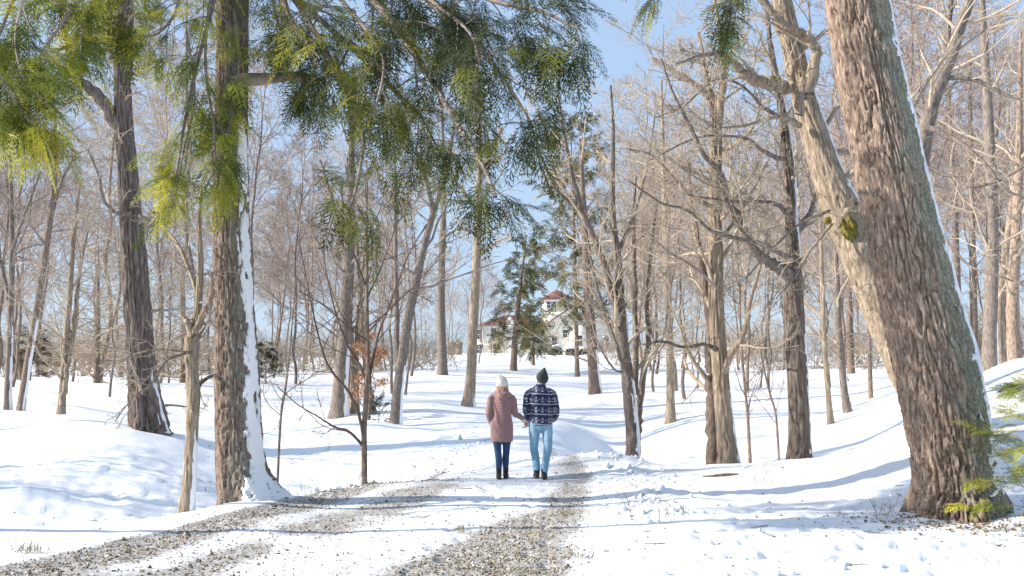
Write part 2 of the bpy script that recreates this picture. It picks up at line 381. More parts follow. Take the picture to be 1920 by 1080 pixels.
def dirt_field(x, Y):
    """how bare of snow the ground is: the stony left edge, the worn right strip, the thin patches between"""
    xl = np.interp(Y, ROADY, ROADL); xt = np.interp(Y, TRKY, TRKX); w = np.interp(Y, TRKY, TRKW)
    n = perlin(x * 1.3, Y * .8, 3.1); n2 = perlin(x * 4, Y * 2.4, 8.2)
    wl_ = np.interp(Y, [8, 12, 16, 20, 26], [.42, .28, .34, .2, .12])
    edge = np.exp(-((x - xl - .3 - .12 * n) / wl_) ** 2) * np.interp(Y, [14, 17, 20, 24], [1, .72, .4, 0.0])
    right = np.exp(-((x - xt - .22 * n - .1 * n2) / w) ** 2) * np.interp(Y, [18, 26, 40], [1, .6, .3])
    fade = np.interp(Y, [10.4, 11.6, 14, 17, 30], [1, .58, .36, .30, .28])
    mid = .8 * np.exp(-((x - (xl + 1.45 - .03 * (Y - 9))) / .55) ** 2) * np.interp(Y, [8, 9, 11, 14.5, 16, 20], [.55, .65, .5, .75, .5, .1]) * (.6 + .9 * n)
    inroad = sstep(-.1, .3, x - xl) * sstep(-.1, .3, np.interp(Y, ROADY, ROADR) - x)
    return np.clip(edge * (.95 + .2 * n2) + right * fade * (1 + .25 * n2) + np.clip(mid, 0, 1) + .27 * inroad, 0, 1.1)
fr = np.random.default_rng(11)
prints = []                                         # footprints trodden into the snow
for (x0, y0, dx, dy, n) in [(2.2, 6.5, .28, .62, 11), (3.6, 7.2, -.05, .7, 8), (4.6, 7.0, -.4, .55, 9), (1.6, 7.2, .1, .5, 12), (3.0, 9.5, .5, .3, 8), (-5.6, 8.0, .1, .7, 6), (2.0, 10.5, .6, .12, 8), (4.4, 10.2, .3, .3, 7)]:
    for k in range(n):
        prints.append((x0 + dx * k + fr.normal() * .08 + (.11 if k % 2 else -.11), y0 + dy * k + fr.normal() * .08, math.atan2(dy, dx) + fr.normal() * .2, fr.uniform(.6, 1)))
for (xa_, ph_) in ((-.16, 0), (.42, .3)):
    for k in range(13): prints.append((xa_ - .05 * k * (1 if ph_ == 0 else .4) + (.09 if k % 2 else -.09), 16.4 - ph_ - .62 * k, 1.5 + fr.normal() * .1, .55))
for k in range(110): prints.append((fr.uniform(1.4, 6.5), fr.uniform(6, 14), fr.uniform(0, 3), fr.uniform(.25, .7)))
prints = np.array(prints)
def Hf(x, Y, fine=True):
    x = np.asarray(x, float); Y = np.asarray(Y, float)
    h = Hbase(x, Y)
    near = 1 / (1 + (np.maximum(Y, 0) / 45.) ** 2)
    rd_ = sstep(0, 2.5, np.abs(x - .3 * (np.interp(Y, ROADY, ROADL) + np.interp(Y, ROADY, ROADR))) - 1.2)
    h = h + .38 * perlin(x * .13, Y * .13, .5) * sstep(18, 36, Y) * rd_ + .22 * perlin(x * .42, Y * .38, 4.5) * sstep(15, 24, Y) * near * rd_
    # far undulations of the hillside
    h = h + .7 * perlin(x * .06, Y * .07, 6.5) * sstep(45, 90, Y)
    if not fine: return h
    xl = np.interp(Y, ROADY, ROADL); xr = np.interp(Y, ROADY, ROADR)
    road = sstep(-.15, .25, x - xl) * sstep(-.15, .25, xr - x)
    h = h + .012 * perlin(x * 3, Y * 3, 1.) * near
    # churned, lumpy snow on the bank left of the drive
    lump = sstep(-4.2, -5.4, x) * sstep(13.4, 14.5, Y) * (1 - sstep(19.5, 23, Y))
    pn = perlin(x * 3.3, Y * 3.0, 2.2) + .5 * perlin(x * 7, Y * 7, 5.2)
    h = h + lump * (.075 * np.clip(pn, -.1, 1) + .06 * perlin(x * 1.2, Y * 1.0, 7.7))
    # ploughed clods along both shoulders
    sh = np.exp(-((x - xl + .1) / .35) ** 2) * sstep(13.5, 16, Y) * (1 - sstep(22, 27, Y)) + np.exp(-((x - xr - .55) / .5) ** 2) * sstep(13, 15, Y) * (1 - sstep(19, 22, Y))
    h = h + sh * .09 * np.clip(perlin(x * 4.2, Y * 3.2, 9.) + .2, 0, 1)
    rt = sstep(.3, .8, x - xr) * (1 - sstep(14, 17, Y)) 
    crust = sstep(12, 18, Y) * (1 - sstep(30, 45, Y)) * (1 - road)
    h = h + crust * (.03 * perlin(x * 1.4, Y * 1.2, 21.) + .012 * perlin(x * 4, Y * 3.4, 22.))
    h = h + rt * .02 * perlin(x * 5, Y * 5, 12.) + rt * .03 * perlin(x * 1.7, Y * 1.7, 13.)
    d = dirt_field(x, Y)
    h = h - .02 * np.clip(d, 0, 1) * road + .012 * perlin(x * 9, Y * 9, 2.) * d * near
    sel = (Y > 5.5) & (Y < 17) & (np.abs(x) < 8)
    if sel.any():
        xs, ys = x[sel], Y[sel]; dh = np.zeros(len(xs))
        for (px_, py_, a, s) in prints:
            m = (np.abs(xs - px_) < .4) & (np.abs(ys - py_) < .4)
            if not m.any(): continue
            ca, sa = math.cos(a), math.sin(a); u = (xs[m] - px_) * ca + (ys[m] - py_) * sa; v = -(xs[m] - px_) * sa + (ys[m] - py_) * ca
            q = (u / .15) ** 2 + (v / .062) ** 2
            dh[m] += -.05 * s * np.exp(-q ** 1.6) + .012 * s * np.exp(-(np.sqrt(q) - 1.5) ** 2 * 5)
        h = h.copy(); h[sel] += dh
    return h
def Hs(x, Y): return float(Hf(np.array([x]), np.array([Y]), False)[0])
def Hd(x, Y): return float(Hf(np.array([x]), np.array([Y]), True)[0])
NS, NY = 480, 440
si = np.linspace(-1, 1, NS); s = (si * .62 + .9 * si ** 5) * 1.0
ty = np.linspace(0, 1, NY)
yn = 5.5 * np.exp(ty * math.log(430 / 5.5))
yb = np.array([-42, -30, -22, -15, -10, -6, -3, -1, .5, 2, 3.2, 4.2, 4.9])
Yv = np.concatenate([yb, yn]); NYY = len(Yv)
wY = np.where(Yv > 5.5, Yv, 5.5 + (5.5 - Yv) * .8)
X = s[None, :] * (wY[:, None] + 1.0); YY = np.broadcast_to(Yv[:, None], X.shape)
HH = Hf(X, YY)
ii = np.arange(NYY - 1)[:, None] * NS; jj = np.arange(NS - 1)[None]
Q = np.stack(np.broadcast_arrays(ii + jj, ii + jj + 1, ii + jj + NS + 1, ii + jj + NS), -1).reshape(-1, 4)
ground = obj('snowy_ground', mesh_np('snowy_ground', np.stack([X, YY, HH], -1), Q, attrs={'dirt': np.minimum(dirt_field(X, YY), .57).ravel()}), M['snow_ground'])
tag(ground, 'snow covered park ground with ditch, banks and a gravel drive running uphill', 'ground', kind='structure')

# ------------------------------------------------------------------ gravel and litter (stuff)
rg = np.random.default_rng(21)
OCT = np.array([(1, 0, 0), (0, 1, 0), (-1, 0, 0), (0, -1, 0), (0, 0, 1), (0, 0, -1)], float)
OCF = np.array([(0, 1, 4), (1, 2, 4), (2, 3, 4), (3, 0, 4), (1, 0, 5), (2, 1, 5), (3, 2, 5), (0, 3, 5)])
def scatter(n_try, xr, yr, dens):
    x = rg.uniform(*xr, n_try); y = yr[0] * np.exp(rg.random(n_try) * math.log(yr[1] / yr[0]))
    keep = rg.random(n_try) < dens(x, y)
    return x[keep], y[keep]
def stones(name, x, y, size, cols, label, cat):
    n = len(x); r = size * np.exp(rg.normal(size=n) * .35)
    V = OCT[None] * (1 + .28 * rg.normal(size=(n, 6, 1))) * rg.uniform(.6, 1.2, (n, 1, 3)) * r[:, None, None]
    a = rg.random(n) * 6.28; ca, sa = np.cos(a)[:, None], np.sin(a)[:, None]
    V = np.stack([V[..., 0] * ca - V[..., 1] * sa, V[..., 0] * sa + V[..., 1] * ca, V[..., 2] * .75], -1)
    V += np.stack([x, y, Hf(x, y) + r * .25], -1)[:, None]
    Tt = (OCF[None] + np.arange(n)[:, None, None] * 6).reshape(-1, 3)
    c = cols[rg.integers(0, len(cols), n)] * rg.uniform(.7, 1.25, (n, 1))
    o = obj(name, mesh_np(name, V, None, Tt, smooth=False, attrs={'tint': np.repeat(c, 6, 0)}), M['stone'])
    return tag(o, label, cat, kind='stuff')
def gdens(x, y):
    d = dirt_field(x, y); n = perlin(x * 6, y * 5, 3.)
    return np.clip((d - .30 + .42 * n) * 1.1, .02 * (d > .12), 1) * np.interp(y, [7, 14, 25, 40], [1, .55, .25, .1])
gx, gy = scatter(210000, (-6, 3), (6.2, 34), gdens)
m = np.arange(len(gx)) < 52000; gx, gy = gx[m], gy[m]
gcol = np.array([(.62, .60, .56), (.20, .15, .10), (.30, .25, .19), (.12, .09, .07), (.42, .38, .31), (.24, .20, .13), (.34, .27, .18)])
stones('gravel', gx, gy, .0098, gcol, 'brown and grey gravel bared along the edge and wheel track of the drive', 'gravel')
def cdens(x, y):
    xl = np.interp(y, ROADY, ROADL); xr = np.interp(y, ROADY, ROADR)
    a = np.exp(-((x - xl) / .45) ** 2) * sstep(13, 16, y) * (1 - sstep(22, 30, y)) + np.exp(-((x - xr - .5) / .5) ** 2) * sstep(11, 14, y) * (1 - sstep(20, 24, y))
    return np.clip(a * .6 + .05 * (x > xr) * (y < 14), 0, 1)
cx_, cy_ = scatter(12000, (-6, 6), (6.5, 28), cdens)
stones('snow_clods', cx_, cy_, .035, np.array([(.84, .85, .87)]), 'white clods of snow ploughed up along the shoulders of the drive', 'snow clods')
# brown leaves and grass blown over the snow
def blades(name, x, y, L, w, cols, mat, label, cat, stand):
    n = len(x); a = rg.random(n) * 6.28; tl = rg.uniform(*stand, n)
    d = np.stack([np.cos(a) * np.cos(tl), np.sin(a) * np.cos(tl), np.sin(tl)], -1) * (L * np.exp(rg.normal(size=n) * .3))[:, None]
    sdir = np.stack([-np.sin(a), np.cos(a), rg.normal(size=n) * .4], -1) * w
    b = np.stack([x, y, Hf(x, y) + .004], -1)
    V = np.stack([b - sdir * .5, b + d * .5 + sdir + np.array([0, 0, .3]) * w, b + d, b + d * .5 - sdir], 1)
    Qd = np.arange(n * 4).reshape(-1, 4)
    c = cols[rg.integers(0, len(cols), n)] * rg.uniform(.7, 1.2, (n, 1))
    o = obj(name, mesh_np(name, V, Qd, None, smooth=False, attrs={'tint': np.repeat(c, 4, 0)}), mat)
    return tag(o, label, cat, kind='stuff')
lx, ly = scatter(16000, (3.0, 7.6), (10.5, 13.2), lambda x, y: np.clip(np.exp(-((x - 4.9) / 1.0) ** 2 - ((y - 11.7) / .55) ** 2) * .35 + .012, 0, 1))
blades('leaf_litter', lx, ly, .045, .012, np.array([(.25, .14, .06), (.34, .20, .09), (.16, .10, .05), (.2, .16, .06)]), M['leaf'], 'brown leaves and bark scraps strewn on snow before the leaning trunk', 'leaf litter', (0, .5))
lx, ly = scatter(9000, (-7, 7), (6.5, 40), lambda x, y: .12 + .12 * (x > 1.5) * (y < 14) + .3 * (perlin(x * .8, y * .8, 4.) > .35))
blades('blown_leaf_bits', lx, ly, .035, .008, np.array([(.25, .16, .08), (.16, .11, .07)]), M['leaf'], 'tiny dead leaf and bark bits scattered thinly over the open snow', 'leaf litter', (0, .4))
lx, ly = scatter(30000, (-1.5, 2), (7.5, 15), lambda x, y: np.clip((dirt_field(x, y) - .6) * .8, 0, 1) * (x > -1.2) * np.clip(perlin(x * 2, y * 1.5, 1.) + .35, 0, 1))
blades('drive_grass', lx, ly, .05, .004, np.array([(.34, .29, .14), (.26, .27, .08), (.40, .34, .2)]), M['leaf'], 'flattened yellow grass showing in the worn strip of the drive', 'grass', (0.1, .9))
for (u, Y, n) in [(865, 11.2, 60), (60, 9.6, 90), (1060, 12.6, 60), (1090, 9.6, 50)]:
    p0 = P(u, 1000, Y)[0]
    blades('grass_tuft', p0 + rg.normal(size=n) * .07, Y + rg.normal(size=n) * .07, .08, .004, np.array([(.26, .22, .11), (.38, .33, .2)]), M['leaf'],
           {865: 'small pale grass tuft poking through the snow mid drive', 60: 'pale grass tuft at the far left edge of the stony verge', 1060: 'yellowish grass tuft at the far end of the worn strip', 1090: 'grass tuft on the right edge of the near gravel patch'}[u], 'grass', (.3, 1.3))

# ------------------------------------------------------------------ trees
def trunk_mesh(name, path, rad, base, nang, nlen, furrow=0.0, ffreq=5.0, fz=1.2, flare=.45, flare_h=.35, lobes=5, lichen_dir=-.2, lich=0.0, seed=0, off=(0, 0, 0), knots=()):
    """one displaced trunk along path (n,3) with radii (n,); returns mesh and a sampler for snow shells"""
    Pp = smooth_path(np.column_stack([path, rad]), nlen); R = Pp[:, 3].copy(); Pp = Pp[:, :3]
    d = np.concatenate([[0], np.cumsum(np.linalg.norm(np.diff(Pp, axis=0), axis=1))])
    T = tangents(Pp[None])[0]
    U = norm(np.array([1.0, 0, 0]) - T * T[:, :1]); Wd = np.cross(T, U)
    th = np.arange(nang) * 2 * math.pi / nang
    D = d[:, None]; TH = th[None]
    RR = R[:, None] * np.ones_like(TH)
    fl = np.exp(-D / flare_h)
    lob = .5 + .5 * np.cos(lobes * TH + seed + .8 * np.sin(TH * 2 + seed * 2))
    RR = RR * (1 + flare * fl * (.35 + .95 * lob ** 1.5))
    RR = RR * (1 + .05 * perlin(np.cos(TH) * 1.1 + seed, np.sin(TH) * 1.1, D * .9))
    for (kd, kth, amp, wd) in knots:
        dth = (TH - kth + math.pi) % (2 * math.pi) - math.pi
        RR = RR + amp * np.exp(-((D - kd) / wd) ** 2 - (dth * R[:, None] / wd) ** 2)
    base_R = RR.copy()
    if furrow > 0:
        cx, cy = np.cos(TH) * R[:, None] * ffreq * 3, np.sin(TH) * R[:, None] * ffreq * 3
        wz = D * fz
        wx = perlin(cx * .5, cy * .5, wz * 1.6 + seed) * .45
        n1 = 1 - 2 * np.abs(perlin(cx + wx, cy + wx, wz + seed * 7))
        n2 = 1 - 2 * np.abs(perlin(cx * 1.9 + wx, cy * 1.9, wz * 1.8 + 31 + seed))
        n3 = perlin(cx * 4, cy * 4, wz * 7 + 11)
        pl = perlin(cx * .8, cy * .8, wz * 3.2 + 5)
        f = -sstep(.70, .90, n1) * 1.0 - sstep(.72, .92, n2) * .6 + n3 * .24 + pl * .28
        f = f * (1 + 1.3 * fl)
        RR = RR + furrow * f + furrow * .6 * fl * perlin(cx * 1.2, cy * 1.2, D * 7)
    V = Pp[:, None] + RR[..., None] * (np.cos(TH)[..., None] * U[:, None] + np.sin(TH)[..., None] * Wd[:, None])
    i = np.arange(nlen - 1)[:, None] * nang; j = np.arange(nang)[None]; j2 = (j + 1) % nang
    Qd = np.stack(np.broadcast_arrays(i + j, i + j2, i + nang + j2, i + nang + j), -1).reshape(-1, 4)
    li = lich * (np.cos(TH - lichen_dir) * .5 + .1) + .24 * perlin(np.cos(TH) * 3, np.sin(TH) * 3, D * 2.5) + 0 * D
    me = mesh_np(name, V - np.asarray(off), Qd, attrs={'lichen': np.broadcast_to(li, RR.shape).ravel()})
    return me, dict(Pp=Pp, R=R, base=base_R, RR=RR, U=U, W=Wd, d=d, th=th)
def snow_shell(name, s, th0, half, d0, d1, thick, seed, off, nang=34):
    """snow plastered on one side of a trunk: a thick ragged-edged shell"""
    k = np.where((s['d'] >= d0) & (s['d'] <= d1))[0]
    a = np.linspace(-1, 1, nang)
    if callable(half): hw = half(s['d'][k])[:, None]
    else: hw = np.full((len(k), 1), half)
    TH = th0 + a[None] * (hw * 1.35 + .12)
    D = s['d'][k][:, None]
    cx, cy = np.cos(TH) * s['R'][k][:, None], np.sin(TH) * s['R'][k][:, None]
    edge = hw * (1 + .55 * perlin(cx * 9, cy * 9, D * 2.2 + seed) + .6 * perlin(cx * 26, cy * 26, D * 8 + seed) + .4 * perlin(cx * 55, cy * 55, D * 16 + seed)) - np.abs(TH - th0)
    msk = sstep(-.03, .13, edge)
    ends = sstep(0, .25, D - d0 + (.1 if d0 > 0 else .3)) * sstep(0, .8, d1 - D)
    holes = perlin(cx * 12, cy * 12, D * 4 + 9 + seed)
    msk = msk * ends * (1 - .9 * sstep(.38, .5, holes))
    tt = thick * (.75 + .5 * perlin(cx * 6, cy * 6, D * 3 + 4)) 
    brk = np.array([np.interp(TH[i] % (2 * math.pi), np.append(s['th'], 2 * math.pi), np.append(s['base'][kk], s['base'][kk][0])) for i, kk in enumerate(k)])
    rr = brk - .035 + msk * (.035 + tt)
    V = s['Pp'][k][:, None] + rr[..., None] * (np.cos(TH)[..., None] * s['U'][k][:, None] + np.sin(TH)[..., None] * s['W'][k][:, None])
    i = np.arange(len(k) - 1)[:, None] * nang; j = np.arange(nang - 1)[None]
    Qd = np.stack(np.broadcast_arrays(i + j, i + j + 1, i + nang + j + 1, i + nang + j), -1).reshape(-1, 4)
    return mesh_np(name, V - np.asarray(off), Qd)

def pix_path(spec, Y, dY=0.0):
    """[(u, v, width px)], depth Y (plus dY at the far end) -> path, radii"""
    n = len(spec); pts = []; rad = []
    for k, (u, v, w) in enumerate(spec):
        y = Y + dY * k / (n - 1)
        pts.append(P(u, v, y)); rad.append(px2m(w, y) / 2)
    return np.array(pts), np.array(rad)
def make_tree(name, label, cat, spec, Y, bark, twig, limbs=(), auto=None, group=None, seed=0, nang=12, nlen=34, furrow=0.0, ffreq=5, fz=1.2,
              flare=.3, flare_h=.35, snow=None, lich=.15, snap=True, extra=None, knots=(), lobes=5, sink=.15, ldir=-.2):
    rng = np.random.default_rng(seed + 100)
    path, rad = pix_path(spec, Y)
    if Y > 17: rad = rad * .9
    if snap:
        path[0, 2] = Hs(path[0, 0], path[0, 1]) - sink
    else:
        path[0, 2] -= sink
    off = path[0].copy(); off[2] += sink
    root = empty(name, tuple(off)); tag(root, label, cat, group)
    me, s = trunk_mesh('trunk', path, rad, 0, nang, nlen, furrow, ffreq, fz, flare, flare_h, lobes=lobes, seed=seed, off=off, lich=lich, knots=knots, lichen_dir=ldir)
    obj('trunk', me, M[bark], root)
    main = [(smooth_path(path, 24)[None], smooth_path(rad[:, None], 24)[:, 0][None])]
    lp = []
    for lb in limbs:
        sp, y0, dy = lb[0], lb[1], lb[2]
        p, r = pix_path(sp, Y + y0, dy)
        K = 5 * len(p); g = Geo(); pp = smooth_path(p, K)[None]; rr = np.maximum(smooth_path(r[:, None], K)[:, 0], .003)[None]
        wob = rng.normal(size=(1, K, 3)) * rr[..., None] * .18; wob[:, 0] = 0
        tubes(g, pp + wob, rr * (1 + .04 * rng.normal(size=rr.shape)), 8 if r[0] > .02 else 5, rng)
        lo = obj('limb', g.mesh('limb', off=off), M[lb[3] if len(lb) > 3 else bark], root)
        lp.append((smooth_path(p, 14)[None], smooth_path(r[:, None], 14)[:, 0][None]))
    if auto is not None:
        g = Geo(); auto(rng, g, main, lp)
        if g.n: obj('crown', g.mesh('crown', off=off), M[twig], root)
    for sn in (snow or []):
        obj('snow_coat', snow_shell('snow_coat', s, *sn, off=off), M['snow'], root)
    return root, s, off
def auto_std(n1=10, t0=.3, t1=1, L1=3.0, ang=55, up=.06, n2=6, n3=3, n4=1, rmin=.005, w=.16, from_limbs=True, fine=True, L2=.5, K1=8, nl=5, lt0=.2, rmax=.045):
    def f(rng, g, main, lp):
        A = []
        if n1:
            a = grow(rng, *main[0], n1, t0, t1, L1, ang, 14, K1, w, up, .4, .012, .12, rmax=rmax)
            tubes(g, *a, 5, rng); A.append(a)
        if from_limbs:
            for l in lp:
                a = grow(rng, *l, nl, lt0, .98, ('f', .45), 45, 15, 7, w, up, .45, .008, .15)
                tubes(g, *a, 4, rng); A.append(a)
        for a in A:
            b = grow(rng, *a, n2, .2, 1, ('f', L2), 42, 14, 5, w * 1.2, up, .5, rmin * 1.4, .4)
            tubes(g, *b, 3, rng)
            c = grow(rng, *b, n3, .15, 1, ('f', .55), 42, 15, 4, w * 1.3, up, .6, rmin, .5)
            tubes(g, *c, 3, rng)
            if n4:
                d = grow(rng, *c, n4, .2, 1, ('f', .6), 40, 15, 3, w * 1.3, up, .7, rmin * .8, .6)
                tubes(g, *d, 3, rng)
    return f

# --- the great leaning trunk on the right
bigspec = [(1795, 985, 150), (1793, 940, 142), (1789, 900, 132), (1783, 850, 138), (1772, 780, 146), (1755, 690, 148), (1738, 620, 144), (1719, 545, 140), (1690, 420, 132), (1661, 290, 126), (1632, 150, 122), (1606, 0, 116), (1570, -220, 108), (1530, -480, 96), (1480, -800, 80), (1440, -1100, 62)]
def crown_far(n, t0, L): return auto_std(n1=n, t0=t0, t1=1, L1=L, ang=60, up=.03, n2=5, n3=4, n4=2, rmin=.008)
big, bs, boff = make_tree('leaning_tree', 'massive leaning trunk with furrowed reddish bark and snow down its right side', 'tree', bigspec, 12.4, 'bark_red', 'twig_grey',
    auto=crown_far(10, .84, 2.6), seed=3, nang=230, nlen=600, furrow=.052, ffreq=4.6, fz=1.7, flare=.34, flare_h=.42, lobes=6, lich=.92, ldir=-.4, sink=.1,
    snow=[(-.18, lambda d: np.interp(d, [0, .5, 2, 4, 9], [.5, .5, .42, .34, .3]), .3, 8.2, .028, 5)], snap=True)
# --- the big hemlock on the left
hemspec = [(468, 955, 96), (462, 925, 92), (452, 880, 86), (447, 800, 84), (444, 700, 82), (440, 600, 76), (436, 500, 72), (433, 400, 68), (433, 250, 64), (435, 100, 62), (436, 0, 60), (440, -200, 55), (446, -500, 45), (452, -900, 30), (455, -1200, 12)]
hem, hs_, hoff = make_tree('hemlock_tree', 'tall hemlock trunk left of the drive, lichened bark with white snow stripe on its right', 'tree', hemspec, 13.8, 'bark_brown', 'twig_grey',
    seed=5, nang=140, nlen=520, furrow=.026, ffreq=5.2, fz=2.0, flare=.5, flare_h=.33, lobes=5, lich=.62, ldir=-.9, sink=.1,
    snow=[(-.58, lambda d: np.interp(d, [0, .2, .5, 1.0, 3.5, 9], [1.2, .8, .5, .4, .36, .3]), 0, 5.4, .026, 8)])
# --- twin leaning trunk behind
tw, tws, twoff = make_tree('twisted_tree', 'pale twisted trunk leaning behind the massive one, knotty with mossy broken collar', 'tree',
    [(1742, 800, 66), (1724, 745, 70), (1702, 690, 76), (1664, 600, 76), (1628, 510, 76), (1600, 440, 76), (1578, 395, 72), (1556, 340, 60), (1540, 290, 54), (1512, 200, 46), (1490, 110, 42), (1470, 20, 40), (1452, -80, 36), (1440, -250, 30), (1430, -500, 18)],
    15.8, 'bark_tan', 'twig_tan', seed=9, nang=80, nlen=300, furrow=.022, ffreq=4, fz=1.1, flare=.1, lich=.2,
    limbs=[([(1512, 178, 34), (1527, 120, 22), (1530, 90, 18), (1500, 62, 16), (1470, 45, 14), (1440, 12, 13), (1400, -40, 9)], -.2, -.5),
           ([(1497, 215, 20), (1503, 160, 16), (1508, 145, 12)], -.4, -.1),
           ([(1480, 165, 22), (1455, 158, 26), (1425, 152, 24), (1398, 140, 20), (1375, 118, 15), (1350, 100, 9), (1310, 105, 6), (1270, 120, 4)], -.3, -.9),
           ([(1580, 408, 10), (1594, 388, 9), (1605, 380, 6)], -.5, -.3), ([(1585, 400, 9), (1612, 398, 8), (1626, 402, 6)], -.5, -.1),
           ([(1545, 295, 18), (1570, 285, 14), (1600, 283, 11), (1640, 270, 8)], .3, 1.0),
           ([(1555, 395, 7), (1500, 420, 5), (1460, 455, 4), (1400, 520, 3)], -.3, -1.5), ([(1500, 235, 12), (1470, 220, 10), (1440, 222, 7), (1400, 235, 5), (1350, 240, 4)], -.2, -1.2),
           ([(1560, 420, 6), (1520, 470, 4), (1490, 520, 3), (1455, 560, 2)], -.3, -1.0)],
    auto=auto_std(n1=7, t0=.45, L1=2.4, ang=60, n2=5, n3=4, n4=2, rmin=.0052, nl=5), knots=((3.1, -1.9, .10, .16), (3.3, -.3, .12, .14), (1.2, -1.7, .05, .12), (3.55, -2.6, .05, .1)), snow=[(-.2, .35, 3.6, 6.6, .02, 3), (-.2, .3, 1.0, 3.0, .02, 6)])
def blob_mesh(name, c, r, sq, seed, amp=.55, n=18):
    th = np.linspace(0, 2 * math.pi, n * 2, endpoint=False)[None]; ph = np.linspace(0.02, math.pi - .02, n)[:, None]
    d = np.stack(np.broadcast_arrays(np.sin(ph) * np.cos(th), np.sin(ph) * np.sin(th), np.cos(ph)), -1)
    q = r * (1 + amp * perlin(d[..., 0] * 2.2 + seed, d[..., 1] * 2.2, d[..., 2] * 2.2) + .5 * amp * perlin(d[..., 0] * 6 + seed, d[..., 1] * 6, d[..., 2] * 6))
    V = d * q[..., None] * np.array(sq) + np.asarray(c)
    i = np.arange(n - 1)[:, None] * 2 * n; j = np.arange(2 * n)[None]; j2 = (j + 1) % (2 * n)
    Qd = np.stack(np.broadcast_arrays(i + j, i + n * 2 + j, i + n * 2 + j2, i + j2), -1).reshape(-1, 4)
    return mesh_np(name, V, Qd)
for (u, v, Y, r, sq, k) in [(1592, 428, 15.50, .11, (1, .7, 1.6), 1), (1552, 414, 15.50, .05, (1, .6, 1), 2), (1445, 152, 15.35, .10, (1.5, .7, .7), 4)]:
    obj('moss_patch', blob_mesh('moss_patch', P(u, v, Y) - twoff, r, sq, k), M['moss'], tw)

# --- other trees that stand out, left to right
T = make_tree
T('bare_tree', 'slim grey trunk at the far left edge splitting high into forks', 'tree', [(14, 775, 17), (16, 700, 14), (20, 600, 13), (22, 500, 12), (22, 420, 10), (20, 330, 7), (18, 250, 4)], 30, 'bark_grey', 'twig_grey',
  limbs=[([(16, 560, 9), (0, 480, 8), (-18, 380, 5), (-30, 280, 3)], 0, 1), ([(22, 470, 7), (40, 420, 5), (62, 360, 4), (85, 300, 2)], 0, -1)], auto=auto_std(n1=9, t0=.4, L1=3.2, nl=6, rmin=.007), seed=11, snow=[(-.4, .4, 0, 3.0, .02, 2)])
T('bare_tree', 'slender tree leaning right with a thin dark trunk, near the left edge', 'tree', [(38, 772, 18), (52, 680, 15), (66, 600, 14), (84, 480, 13), (98, 380, 12), (104, 300, 10), (103, 230, 7), (100, 170, 4)], 29.5, 'bark_brown', 'twig_pink',
  limbs=[([(92, 420, 8), (112, 350, 5), (135, 300, 3)], 0, 1)], auto=auto_std(n1=10, t0=.35, L1=3.0, rmin=.007), seed=12, snow=[(-.4, .5, 0, 3.2, .02, 2)])
T('forked_tree', 'pair of thin pale stems growing from one foot left of the shaggy trunk', 'tree', [(114, 786, 18), (118, 720, 14), (124, 640, 13), (131, 550, 11), (138, 450, 9), (150, 340, 5)], 27, 'bark_tan', 'twig_tan',
  limbs=[([(116, 760, 10), (128, 680, 9), (140, 600, 8), (148, 520, 6), (165, 430, 4)], -.1, .3)], auto=auto_std(n1=14, t0=.2, L1=2.6, rmin=.006), seed=13)
T('shaggy_tree', 'thick shaggy barked tree behind the hemlock, low fork on its left', 'tree', [(280, 822, 76), (278, 790, 66), (270, 730, 60), (263, 650, 56), (257, 560, 55), (250, 470, 52), (243, 380, 46), (239, 320, 42), (234, 250, 38), (230, 170, 36), (233, 100, 38), (236, 0, 32), (240, -150, 24), (245, -350, 12)], 24.5, 'bark_shag', 'twig_tan',
  limbs=[([(232, 250, 30), (205, 205, 24), (178, 175, 22), (150, 150, 17), (135, 120, 15), (122, 60, 13), (108, 0, 10), (95, -60, 7)], 0, -1), ([(245, 400, 9), (220, 400, 8), (195, 375, 6), (185, 330, 5), (165, 280, 3)], -.3, -1, 'bark_grey'),
         ([(262, 405, 8), (300, 425, 8), (340, 470, 8), (362, 520, 8)], -.3, -3, 'bark_grey')], auto=auto_std(n1=22, t0=.08, L1=1.6, ang=75, up=-.02, n2=5, n3=4, n4=2, rmin=.006, nl=7), seed=15, nang=90, nlen=260, furrow=.05, ffreq=2.4, fz=.45, flare=.32, flare_h=.8, lich=.1, snow=[(-.35, .13, .0, 1.9, .012, 3)])
T('gnarled_tree', 'small gnarled tree with crooked broken top just left of the hemlock', 'tree', [(346, 968, 34), (352, 930, 26), (357, 860, 24), (361, 780, 24), (362, 740, 26), (360, 690, 22), (356, 640, 20), (366, 605, 18), (372, 570, 14), (376, 500, 12), (374, 430, 9), (378, 350, 5)], 13.1, 'bark_tan', 'twig_grey',
  limbs=[([(366, 625, 15), (380, 590, 13), (392, 570, 12), (398, 540, 9), (396, 510, 6)], -.1, -.1), ([(360, 632, 16), (352, 605, 13), (340, 590, 6)], -.1, 0), ([(370, 745, 10), (374, 722, 9), (390, 708, 7), (412, 702, 5)], .05, .5, 'bark_dark'),
         ([(358, 660, 6), (330, 668, 5), (308, 680, 4), (288, 715, 3), (250, 745, 2), (215, 790, 2)], -.1, -.8, 'bark_dark'), ([(350, 660, 5), (300, 655, 4), (250, 665, 3), (190, 690, 2)], -.1, -.6), ([(372, 560, 8), (340, 470, 6), (310, 430, 4), (280, 405, 3)], 0, .6)],
  auto=auto_std(n1=10, t0=.5, L1=.75, ang=65, up=-.01, n2=5, n3=4, n4=0, rmin=.0028, nl=5, w=.2), seed=16, nang=60, nlen=220, furrow=.009, ffreq=7, fz=1.5, flare=.3, flare_h=.15, lich=.25, snow=[(-.3, .6, .1, 1.6, .012, 3)], knots=((1.35, -1.2, .03, .05), (2.0, -2.0, .03, .05)))
